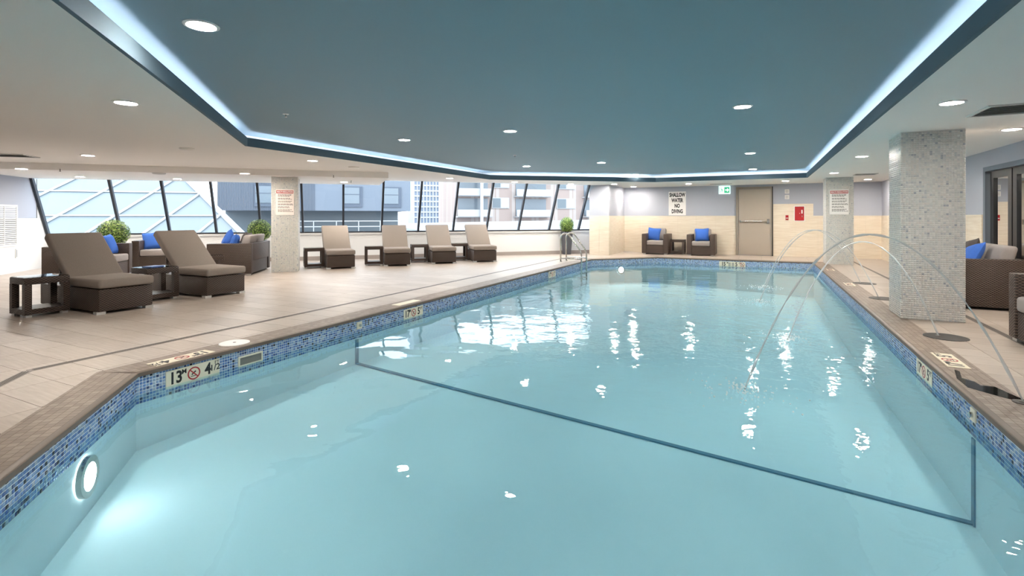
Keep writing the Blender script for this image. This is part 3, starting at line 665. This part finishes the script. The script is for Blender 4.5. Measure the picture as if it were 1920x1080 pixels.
# right glazed doorway and room behind
dg = empty('door_2', (3.15, 9.0, 0)); struct(dg, 'dark framed glass door in the grey side wall', 'door')
MB().b2(-.02, .14, 1.30, 1.38, 0, 2.0).b2(-.02, .14, -1.7, 1.30, 1.93, 2.0).b2(-.02, .14, -1.7, -1.62, 0, 1.93).build('door_frame', 'ext_grey', dg)
for i, y in enumerate((1.0, .22, -.62)):
    lf = MB().b2(.03, .08, y + .14, y + .26, .02, 1.92).b2(.03, .08, y - .48, y - .36, .02, 1.92).b2(.03, .08, y - .36, y + .14, 1.82, 1.92).b2(.03, .08, y - .36, y + .14, .02, .14).build('door_leaf', 'black_frame', dg)
    MB().add([(.055, y - .36, .14), (.055, y + .14, .14), (.055, y + .14, 1.82), (.055, y - .36, 1.82)], [(0, 1, 2, 3)]).build('pane', 'pane_glass', lf)
g = MB().b2(3.3, 7, 6.5, 12, -.1, -.01).b2(7, 7.1, 6.5, 12, 0, 2.6).b2(3.3, 7, 12, 12.1, 0, 2.6).b2(3.3, 7, 6.4, 6.5, 0, 2.6).b2(3.3, 7, 6.5, 12, 2.5, 2.6)
struct(g.build('wall_adjoining_room', 'gym_tan'), 'tan walls of the adjoining room behind the glass door', 'wall')
gm_ = empty('exercise_machine', (5.0, 11.3, 0)); tag(gm_, 'dark upright machine in the room behind the glass door', 'machine')
MB().b2(-.3, .3, -.5, .5, 0, .15).build('base', 'black_frame', gm_); MB().bar((0, .3, .15), (0, .4, 1.4), .08, .08, up=(0, 1, 0)).build('upright', 'black_frame', gm_); MB().tube([(-.3, .2, 1.2), (-.2, .35, 1.35), (.2, .35, 1.35), (.3, .2, 1.2)], .025).build('handlebar', 'steel', gm_); MB().box((0, .36, 1.5), (.3, .06, .22)).build('console', 'ink', gm_)
gl = bpy.data.lights.new('adjoining_room_lamp', 'AREA'); gl.energy = 60; gl.size = 1.0; gl.color = (1, .9, .75); go = bpy.data.objects.new('adjoining_room_lamp', gl); COL.objects.link(go); go.location = (5, 9.5, 2.45)

# ------------------------------------------------------------------ furniture
def feet(r, pts, w_=.10, d=.06):
    for x, y in pts: MB().box((x, y, .0175), (w_, d, .035)).build('foot', 'metal_foot', r)
def make_lounger():
    r = empty('chaise_lounger')
    MB().b2(-1.5, -.01, -.315, .315, .035, .315).build('base', 'wicker', r, bevel=.012)
    feet(r, [(-.06, -.28), (-.06, .28), (-1.42, -.28), (-1.42, .28)], .08, .10)
    MB().b2(-.80, .02, -.325, .325, .325, .44).build('seat_cushion', 'taupe_fabric', r, bevel=.035, seg=3)
    # back cushion: slanted slab
    a = Vector((-.70, 0, .42)); d = Vector((-.61, 0, .585)).normalized(); nn = Vector((-d.z, 0, d.x)) * -1.0
    if nn.z > 0: nn = -nn
    def slab(l0, l1, t0, t1, hw): return [tuple(a + d * l0 + nn * t0 + Vector((0, -hw, 0))), tuple(a + d * l0 + nn * t0 + Vector((0, hw, 0))), tuple(a + d * l0 + nn * t1 + Vector((0, hw, 0))), tuple(a + d * l0 + nn * t1 + Vector((0, -hw, 0))),
                                             tuple(a + d * l1 + nn * t0 + Vector((0, -hw, 0))), tuple(a + d * l1 + nn * t0 + Vector((0, hw, 0))), tuple(a + d * l1 + nn * t1 + Vector((0, hw, 0))), tuple(a + d * l1 + nn * t1 + Vector((0, -hw, 0)))]
    o = MB().hexa(slab(.0, .86, 0, .11, .325)); bo = o.build('back_cushion', 'taupe_fabric', r, bevel=.03, seg=3)
    o = MB().hexa(slab(.0, .80, .112, .14, .29)).build('back_frame', 'wicker', r)
    MB().bar((-1.16, .22, .30), tuple(a + d * .55 + nn * .13 + Vector((0, .22, 0))), .03, .03, up=(0, 1, 0)).bar((-1.16, -.22, .30), tuple(a + d * .55 + nn * .13 + Vector((0, -.22, 0))), .03, .03, up=(0, 1, 0)).build('back_support', 'wicker', r)
    return r
lo = make_lounger()
spots = [((-7.41, 3.72), 0, 'taupe chaise lounger beside the small table nearest the left wall grille'),
         ((-7.48, 5.14), 0, 'taupe chaise lounger beside the side table holding a blue book'),
         ((-8.90, 8.98), -38, 'chaise lounger next to the mosaic column, first of the window row'),
         ((-8.12, 10.08), -47, 'chaise lounger by windows, second from the mosaic column'),
         ((-7.44, 11.14), -47, 'chaise lounger by windows, third from the mosaic column'),
         ((-6.70, 12.02), -48, 'chaise lounger by windows, farthest from the mosaic column')]
for i, (p, a, lb) in enumerate(spots):
    r = lo if i == 0 else copy_tree(lo)
    r.location = (p[0], p[1], 0); r.rotation_euler = (0, 0, math.radians(a)); tag(r, lb, 'lounger', 'chaise loungers on the deck')
def make_table():
    r = empty('side_table')
    MB().b2(-.20, .20, -.225, .225, .40, .48).build('table_top', 'wicker', r, bevel=.008)
    MB().b2(-.19, .19, -.215, .215, .4805, .486).build('glass_top', 'pane_glass', r)
    l = None
    for x, y in ((-.165, -.19), (.165, -.19), (.165, .19), (-.165, .19)):
        if l is None: l = MB().b2(-.035, .035, -.035, .035, .03, .40).build('leg', 'wicker', r); q = l
        else: q = new_obj('leg', l.data, r)
        q.location = (x, y, 0)
    MB().b2(-.13, .13, -.225, .225, .035, .10).b2(-.20, -.13, -.155, .155, .035, .10).b2(.13, .20, -.155, .155, .035, .10).build('bottom_shelf', 'wicker', r)
    feet(r, [(-.15, -.18), (.15, -.18), (.15, .18), (-.15, .18)], .07, .06)
    return r
tb_ = make_table()
tspots = [((-8.19, 3.13), 0, 'wicker side table beside the lounger nearest the wall grille'),
          ((-8.12, 4.45), 0, 'wicker side table with a blue book between two loungers'),
          ((-9.74, 8.93), -38, 'wicker side table between mosaic column and first window lounger'),
          ((-8.90, 10.10), -47, 'wicker side table between first and second window loungers'),
          ((-8.40, 11.35), -47, 'wicker side table between second and third window loungers'),
          ((-7.72, 12.30), -48, 'wicker side table beside the last lounger of window row'),
          ((-9.62, 6.27), -30, 'wicker table standing before the sofa with grey-lit back'),
          ((-2.45, 17.45), -90, 'wicker table between two armchairs at the far wall')]
for i, (p, a, lb) in enumerate(tspots):
    r = tb_ if i == 0 else copy_tree(tb_)
    r.location = (p[0], p[1], 0); r.rotation_euler = (0, 0, math.radians(a)); tag(r, lb, 'table', 'wicker side tables')
bk = empty('book', (-8.12, 4.42, .487), .3); MB().b2(-.08, .08, -.11, .11, 0, .012).build('cover', 'book_blue', bk); MB().b2(-.075, .078, -.105, .105, .003, .009).build('pages', 'sign_white', bk); tag(bk, 'thin blue book lying on the wicker side table', 'book')

def make_sofa(name, width, ncush, seatm='grey_fabric', depth=.86):
    """faces local +x, centred on origin"""
    r = empty(name); hw = width / 2; x0, x1 = -depth / 2, depth / 2
    MB().b2(x0 + .02, x1 - .02, -hw + .02, hw - .02, .035, .30).build('base', 'wicker', r)
    for s in (-1, 1): MB().b2(x0, x1, *(sorted((s * hw, s * (hw - .15)))), .035, .67).build('arm', 'wicker', r, bevel=.012)
    MB().b2(x0, x0 + .13, -hw + .15, hw - .15, .30, .67).build('backrest', 'wicker', r, bevel=.012)
    feet(r, [(x0 + .08, -hw + .08), (x0 + .08, hw - .08), (x1 - .06, -hw + .08), (x1 - .06, hw - .08)], .08, .10)
    iw = (width - .30) / ncush
    for i in range(ncush):
        y = -hw + .15 + iw * i
        MB().b2(x0 + .14, x1 + .0, y + .004, y + iw - .004, .305, .455).build('seat_cushion', seatm, r, bevel=.035, seg=3)
        b = MB().hexa([(x0 + .14, y + .01, .46), (x0 + .32, y + .01, .46), (x0 + .32, y + iw - .01, .46), (x0 + .14, y + iw - .01, .46), (x0 + .05, y + .01, .84), (x0 + .21, y + .01, .84), (x0 + .21, y + iw - .01, .84), (x0 + .05, y + iw - .01, .84)])
        b.build('back_cushion', seatm, r, bevel=.05, seg=3)
    return r
def place(r, x, y, deg, label, cat, group):
    r.location = (x, y, 0); r.rotation_euler = (0, 0, math.radians(deg)); tag(r, label, cat, group); return r
ac = make_sofa('armchair', .84, 1, depth=.80)
place(ac, -3.10, 17.30, -90, 'wicker armchair at far wall, nearer the window pier', 'armchair', 'wicker armchairs')
place(copy_tree(ac), -1.69, 17.30, -90, 'wicker armchair at far wall, nearer the exit door', 'armchair', 'wicker armchairs')
place(copy_tree(ac), -13.10, 7.25, -45, 'wicker armchair by the windows between the two sofas', 'armchair', 'wicker armchairs')
place(copy_tree(ac), 2.64, 6.36, 180, 'wicker armchair with grey seat near the ceiling air diffuser', 'armchair', 'wicker armchairs')
so = make_sofa('sofa', 1.42, 2)
place(so, -12.00, 5.37, 40, 'wicker sofa with white-lit seat near the left wall', 'sofa', 'wicker sofas')
place(copy_tree(so), -10.36, 7.44, 217, 'wicker sofa with its back towards the mosaic column', 'sofa', 'wicker sofas')
place(copy_tree(so), 2.68, 9.45, 180, 'wicker sofa against side wall behind the near mosaic column', 'sofa', 'wicker sofas')

def pillow_mesh(w_, t, m_):
    nn = 12; v = []; f = []
    for sgn in (1, -1):
        k0 = len(v)
        for i in range(nn + 1):
            for j in range(nn + 1):
                a, b = 2 * i / nn - 1, 2 * j / nn - 1; z = t / 2 * (max(0, (1 - a ** 4) * (1 - b ** 4))) ** .6
                pin = 1 - .07 * (1 - a * a * b * b) * (abs(a) ** 3 * (1 - b * b) + abs(b) ** 3 * (1 - a * a))
                v.append((a * w_ / 2 * pin, b * w_ / 2 * pin, sgn * z))
        for i in range(nn):
            for j in range(nn):
                q = (k0 + i * (nn + 1) + j, k0 + (i + 1) * (nn + 1) + j, k0 + (i + 1) * (nn + 1) + j + 1, k0 + i * (nn + 1) + j + 1); f.append(q if sgn > 0 else q[::-1])
    me = bpy.data.meshes.new('cushion'); me.from_pydata(v, [], f); me.update(); me.polygons.foreach_set('use_smooth', [True] * len(f)); me.materials.append(MATS[m_]); return me
pmb = pillow_mesh(.42, .15, 'blue_fabric'); pmg = pillow_mesh(.46, .17, 'dark_grey_fabric')
def pillow(host, lx, ly, label, me=pmb, roll=0, lean=72, yaw=0, cat='cushion', group='blue throw cushions', z=.455):
    o = bpy.data.objects.new('throw_cushion', me); COL.objects.link(o)
    bpy.context.view_layer.update()
    M = host.matrix_world @ Matrix.Translation((lx, ly, z + .20)) @ Matrix.Rotation(math.radians(yaw), 4, 'Z') @ Matrix.Rotation(math.radians(lean), 4, 'Y') @ Matrix.Rotation(math.radians(roll), 4, 'Z')
    o.matrix_world = M; tag(o, label, cat, group); return o
A = {o.get('label'): o for o in COL.objects if o.get('label')}
a1, a2, a3 = A['wicker armchair at far wall, nearer the window pier'], A['wicker armchair at far wall, nearer the exit door'], A['wicker armchair by the windows between the two sofas']
s1, s2, s3 = A['wicker sofa with white-lit seat near the left wall'], A['wicker sofa with its back towards the mosaic column'], A['wicker sofa against side wall behind the near mosaic column']
pillow(a1, .0, -.10, 'blue throw cushion on the armchair nearer the window pier', roll=-6); pillow(a2, .0, .0, 'blue throw cushion on the armchair nearer the exit door', roll=3)
pillow(a3, .0, -.12, 'blue throw cushion on armchair by the windows', roll=8)
pillow(s1, .16, .36, 'blue throw cushion on the sofa near the left wall', roll=4)
pillow(s2, .0, .40, 'blue throw cushion leaning at the far end of sofa by column', roll=5, yaw=10); pillow(s2, .27, -.04, 'blue throw cushion tilted on its corner on the sofa by column', roll=35, z=.50)
pillow(s2, .02, -.42, 'brown-grey scatter cushion on the sofa by column', me=pmg, roll=4, group='grey scatter cushions')
pillow(s3, .10, .44, 'blue throw cushion on the sofa behind near mosaic column', roll=14, z=.47, lean=62)
pillow(s3, .0, -.04, 'grey scatter cushion on the sofa behind near mosaic column', me=pmg, roll=10, group='grey scatter cushions', z=.48)

# topiary planters
def topiary(x, y, hpot, r_, zc, label, ey=1.0, w0=.17):
    r = empty('potted_topiary', (x, y, 0), PI / 4)
    MB().box((0, 0, hpot / 2), (w0 * 2, w0 * 2, hpot), taper=.68).build('pot', 'pot', r)
    MB().box((0, 0, hpot + .004), (w0 * 1.7, w0 * 1.7, .01)).build('soil', 'soil', r)
    MB().tube([(0, 0, hpot), (0, 0, zc)], .02).build('stem', 'soil', r)
    bm = bmesh.new(); bmesh.ops.create_icosphere(bm, subdivisions=3, radius=r_ * .84); me = bpy.data.meshes.new('foliage'); bm.to_mesh(me); bm.free()
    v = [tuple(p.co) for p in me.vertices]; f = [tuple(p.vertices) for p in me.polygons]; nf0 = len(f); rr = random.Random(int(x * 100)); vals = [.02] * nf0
    for i in range(1900):
        zz = 1 - 2 * (i + .5) / 1900; t = i * 2.39996; q = math.sqrt(1 - zz * zz); d = Vector((q * math.cos(t), q * math.sin(t), zz)); p = d * r_ * (.90 + .12 * rr.random())
        a = d.orthogonal().normalized(); a.rotate(Matrix.Rotation(rr.random() * 6.28, 3, d)); b = d.cross(a); tl = (d * rr.uniform(-.6, .9) + a).normalized(); sz = r_ * rr.uniform(.055, .09); k = len(v)
        v += [tuple(p - tl * sz), tuple(p + b * sz * .5), tuple(p + tl * sz), tuple(p - b * sz * .5)]; f.append((k, k + 1, k + 2, k + 3)); vals.append(rr.random())
    me = bpy.data.meshes.new('foliage'); me.from_pydata([(p[0], p[1], p[2] * ey) for p in v], [], f); me.update()
    at = me.attributes.new('rnd', 'FLOAT', 'FACE'); at.data.foreach_set('value', vals)
    o = new_obj('foliage', me, r, 'leaf'); o.location = (0, 0, zc); tag(r, label, 'plant', 'clipped box topiaries')
topiary(-13.18, 6.34, .60, .31, .86, 'clipped green topiary ball behind the sofa near left wall')
topiary(-11.45, 8.75, .62, .285, .885, 'clipped green topiary ball between sofa and the windows')
topiary(-5.72, 15.75, .74, .235, .96, 'clipped green topiary in tall grey pot behind the pool ladder', 1.12, .15)

# pool ladder
ld = empty('pool_ladder', (-4.42, 13.2, 0)); tag(ld, 'stainless steel pool ladder with two curved rails at far edge', 'ladder')
def rail(y):
    pts = [(-.47, y, 0), (-.47, y, .60)]
    for k in range(1, 8): t = PI - k * PI * .62 / 8 * 1.0; pts.append((-.33 + .14 * math.cos(t), y, .64 + .14 * math.sin(t)))
    pts += [(-.24, y, .755), (.06, y, .36), (.10, y, .28), (.12, y, .2), (.12, y, -.50)]
    return pts
for y in (-.22, .22):
    q = MB().tube(rail(y), .021, 10).build('rail', 'steel', ld, smooth=True); MB().tube([(-.47, y, .10), (.12, y, .10)], .017, 8).build('brace', 'steel', q); MB().lathe([(.045, 0), (.045, .012), (.03, .02)], (-.47, y, 0), 16).build('base_flange', 'steel', q)
for z in (-.28, -.42): MB().b2(.08, .16, -.22, .22, z - .012, z + .012).build('tread', 'metal_foot', ld)

# water jets
def jet(v, u0, upk, zpk, u1, label, r_=.009):
    pts = []
    for k in range(41):
        t = k / 40; u = u0 + (u1 - u0) * t
        hw = (u0 - upk) if u > upk else (upk - u1); z = (zpk - ((u - upk) / hw) ** 2 * (zpk - (0.01 if u > upk else WATER)))
        pts.append((u, v, z))
    rad = [r_ * (.75 + .25 * math.sin(k * 1.9 + v) + .15 * math.sin(k * .7)) for k in range(41)]
    o = MB().tube(pts, rad, 8).build('water_jet', 'jet_water', None, smooth=True); tag(o, label, 'water jet', 'arching water jets')
def nozzle(u, v, pr_, label):
    r = empty('jet_nozzle', (u, v, 0)); MB().lathe([(pr_, -.002), (pr_, .004), (pr_ - .01, .006)], (.06 if pr_ > .1 else 0, 0, 0), 32).build('cover_plate', 'nozzle_plate', r); MB().lathe([(.022, .004), (.022, .012), (.012, .014)], n=14).build('spout', 'vent_dark', r); tag(r, label, 'nozzle', 'water jet nozzles')
for v, u0, upk, zpk, u1, lb in [(4.5, 1.56, .72, 1.10, -.12, 'tall clear water jet arching from the nozzle nearest the armchair'), (6.6, 1.64, 1.00, .96, .28, 'clear water jet arching in front of the near mosaic column'),
                             (9.3, 1.60, .80, 1.02, -.02, 'clear water jet rising just beyond the near mosaic column'), (11.25, 1.66, .90, .98, .05, 'clear water jet farthest along coping towards the far column')]:
    jet(v, u0, upk, zpk, u1, lb); nozzle(u0, v, .055 if v < 5 else .185, 'dark round jet nozzle plate under the jet' + {4.5: ' nearest the armchair', 6.6: ' before the near column', 9.3: ' just beyond the near column', 11.25: ' closest to the far column'}[v])
mat('foam', (246, 250, 252), .4); clear('wet', (.84, .82, .80, 1), 1.33, .05)
pud = MB().prism([(1.4, 5.23), (1.42, 5.18), (1.38, 4.99), (1.43, 4.92), (1.44, 4.83), (1.52, 4.83), (1.55, 4.7), (1.59, 4.57), (1.57, 4.5), (1.5, 4.55), (1.44, 4.61), (1.34, 4.72), (1.34, 4.95)], .0008, .0022).build('water_puddle', 'wet'); tag(pud, 'dark wet patch on the brown coping beside the nearest nozzle', 'puddle')
def spray(u, v, n_, label):
    mb = MB(); rr = random.Random(int(v * 10))
    for i in range(n_):
        a, d = rr.random() * 6.28, abs(rr.gauss(0, .22)); x, y = u + d * math.cos(a), v + d * math.sin(a); s = rr.uniform(.004, .010); z = WATER + .004 + max(0, .05 - d * .15) * rr.random()
        mb.add([(x + s, y, z), (x, y + s, z), (x - s, y, z), (x, y - s, z), (x, y, z + s), (x, y, z - s)], [(0, 1, 4), (1, 2, 4), (2, 3, 4), (3, 0, 4), (1, 0, 5), (2, 1, 5), (3, 2, 5), (0, 3, 5)])
    o = mb.build('splash_droplets', 'foam'); tag(o, label, 'splash', kind='stuff')
for u, v, lb in [(-.12, 4.5, 'splash where the jet nearest armchair lands'), (.28, 6.6, 'splash where the jet before near column lands'), (-.02, 9.3, 'splash where the jet beyond near column lands'), (.05, 11.25, 'splash where the farthest jet lands')]: spray(u, v, 130, lb)

# ------------------------------------------------------------------ outside
gd = face_mesh([[SN(-120, WN + .2, -.3), SN(200, WN + .2, -.3), SN(200, 300, -.3), SN(-120, 300, -.3)]], 'ground_outside', 'ext_ground'); struct(gd, 'pale paved terrace outside the windows', 'ground')
# white low roof to the right
ro = empty('low_roof', SN(14, 22, -.3)); oo = Vector(ro.location); tag(ro, 'low white roof with sloping parapet outside the right windows', 'roof')
def SBL(mb, org, s0, s1, n0, n1, z0, z1, z2=None):
    z2 = z1 if z2 is None else z2
    return mb.hexa([Vector(p) - org for p in (SN(s0, n0, z0), SN(s1, n0, z0), SN(s1, n1, z0), SN(s0, n1, z0), SN(s0, n0, z1), SN(s1, n0, z2), SN(s1, n1, z2), SN(s0, n1, z1))])
SBL(MB(), oo, 3.5, 24, 21, 30, -.3, .62, .72).build('roof_deck', 'ext_roof', ro); SBL(MB(), oo, 3.5, 24, 29.6, 30, .5, .85, 1.15).build('parapet', 'ext_white', ro); SBL(MB(), oo, 3.5, 24, 20.9, 21.1, .4, .72, .82).build('front_edge', 'ext_white', ro)
# apartment block
ap = empty('apartment_block', SN(25, 66, -.3)); oo = Vector(ap.location); tag(ap, 'pinkish brick apartment block with white balconies beyond right windows', 'building')
SBL(MB(), oo, 15, 50, 67.5, 80, -.3, 13).build('walls', 'ext_brick', ap)
for f_ in range(-1, 4):
    dz = f_ * 2.85
    for (s0, s1) in ((15, 19.8), (23.3, 28.5), (34, 39)):
        if 1.2 + dz > -1: SBL(MB(), oo, s0, s1, 66, 66.2, max(-.3, 1.25 + dz), 2.2 + dz).build('balcony_front', 'ext_white', ap); SBL(MB(), oo, s0, s1, 66.2, 67.6, max(-.3, 1.15 + dz), 1.3 + dz).build('balcony_slab', 'ext_white', ap)
        if 2.2 + dz > -.3: SBL(MB(), oo, s0 + .3, s1 - .3, 67.4, 67.52, max(-.2, 1.4 + dz), 3.75 + dz).build('balcony_door', 'ext_glass', ap)
    for (s0, s1) in ((20.1, 22.6), (29.9, 32.8), (40, 42.6)):
        if 2.45 + dz > 0:
            wf = SBL(MB(), oo, s0, s1, 67.35, 67.55, 2.4 + dz, 3.9 + dz).build('window', 'ext_white', ap); sm = (s0 + s1) / 2
            SBL(MB(), oo, s0 + .1, sm - .04, 67.3, 67.36, 2.5 + dz, 3.8 + dz).build('pane', 'ext_pale_glass', wf); SBL(MB(), oo, sm + .04, s1 - .1, 67.3, 67.36, 2.5 + dz, 3.8 + dz).build('pane', 'ext_blind', wf)
SBL(MB(), oo, 18.0, 18.4, 65.7, 66, -.3, 13).build('downpipe', 'ext_white', ap)
# glass tower
tw = empty('lattice_tower', SN(20, 110, -.3)); oo = Vector(tw.location); tag(tw, 'tall pale tower with a grid facade between grey and brick buildings', 'building')
SBL(MB(), oo, 15.3, 25.0, 110, 120, -.3, 30).build('walls', 'ext_tower', tw)
q = None
mbh = MB()
for k in range(1, 26): SBL(mbh, oo, 15.2, 25.1, 109.8, 110, k * 1.15 - .2, k * 1.15 + .12)
o = mbh.build('floor_bands', 'ext_white', tw); o['kind'] = 'stuff'
mbh = MB()
for k in range(0, 15): SBL(mbh, oo, 15.2 + k * .68, 15.4 + k * .68, 109.75, 109.9, -.3, 30)
o = mbh.build('vertical_fins', 'ext_white', tw); o['kind'] = 'stuff'
# grey metal-clad building
gb = empty('grey_building', SN(-1, 46, -.3)); oo = Vector(gb.location); tag(gb, 'blue-grey metal clad building with recessed square windows', 'building')
SBL(MB(), oo, -9, 5.95, 45, 60, 1.74, 9).build('upper_volume', 'ext_grey', gb); SBL(MB(), oo, -9, 5.2, 48, 60, -.3, 1.74).build('lower_wall', 'ext_pale_glass', gb)
for s0 in (.35, 3.6, -6.4):
    for z0 in (2.05, 5.0):
        wf = SBL(MB(), oo, s0, s0 + 1.55, 44.9, 45.02, z0, z0 + 1.75).build('window', 'ext_grey_dark', gb); SBL(MB(), oo, s0 + .1, s0 + 1.3, 44.86, 44.92, z0 + .3, z0 + 1.65).build('pane', 'ext_glass', wf); SBL(MB(), oo, s0 + .1, s0 + 1.3, 44.84, 44.87, z0 + 1.05, z0 + 1.1).build('glazing_bar', 'ext_grey_dark', wf)
mbh = MB()
for k in range(60): SBL(mbh, oo, -9 + k * .12, -8.96 + k * .12, 44.95, 45, 1.74, 9)
o = mbh.build('cladding_ribs', 'ext_grey_dark', gb); o['kind'] = 'stuff'
# railing
rl = empty('terrace_railing', SN(0, 32, -.3)); oo = Vector(rl.location); tag(rl, 'white metal railing on the terrace before the grey building', 'railing')
for z in (.95, .62): SBL(MB(), oo, -2.7, 3.7, 32, 32.05, z, z + .05).build('rail', 'ext_white', rl)
for k in range(6): SBL(MB(), oo, -2.7 + k * 1.27, -2.65 + k * 1.27, 32, 32.05, -.3, 1.0).build('post', 'ext_white', rl)
# sloping glazed roof at the left
sk_ = empty('glass_roof', SN(-10, 22, -.3)); oo = Vector(sk_.location); tag(sk_, 'sloping glazed roof with pale bars outside the left windows', 'roof')
def GR(s, t): return Vector(SN(s, 19.5 + 6.5 * t, .35 + 3.6 * t)) - oo
poly = [GR(-26, 0), GR(-2.9, 0), GR(-7.4, 1.0), GR(-26, 1.0)]
me = bpy.data.meshes.new('glazing'); me.from_pydata([tuple(p) for p in poly] + [tuple(p - Vector((0, 0, .1))) for p in poly], [], [(0, 1, 2, 3), (7, 6, 5, 4), (0, 4, 5, 1), (1, 5, 6, 2), (2, 6, 7, 3), (3, 7, 4, 0)]); me.update(); new_obj('glazing', me, sk_, 'ext_pale_glass')
up = Vector((0, 0, 1))
MB().bar(GR(-2.9, 0) + up * .04, GR(-7.4, 1) + up * .04, .16, .1).build('hip_bar', 'ext_white', sk_)
for t in (.02, .25, .5, .75, .98): MB().bar(GR(-26, t) + up * .03, GR(-2.9 - 4.5 * t, t) + up * .03, .06, .05).build('glazing_bar', 'ext_white', sk_)
for k in range(14):
    s0 = -24 + k * 1.6; s1 = s0 + 2.6; t1 = 1.0
    lim = lambda s, t: s <= -2.9 - 4.5 * t
    while not lim(s0 + 2.6 * t1, t1) and t1 > .05: t1 -= .02
    if t1 > .1: MB().bar(GR(s0, 0) + up * .04, GR(s0 + 2.6 * t1, t1) + up * .04, .07, .05).build('glazing_bar', 'ext_white', sk_)
SBL(MB(), oo, -26, -2.9, 19.3, 19.6, -.3, .45).build('kerb', 'ext_white', sk_)
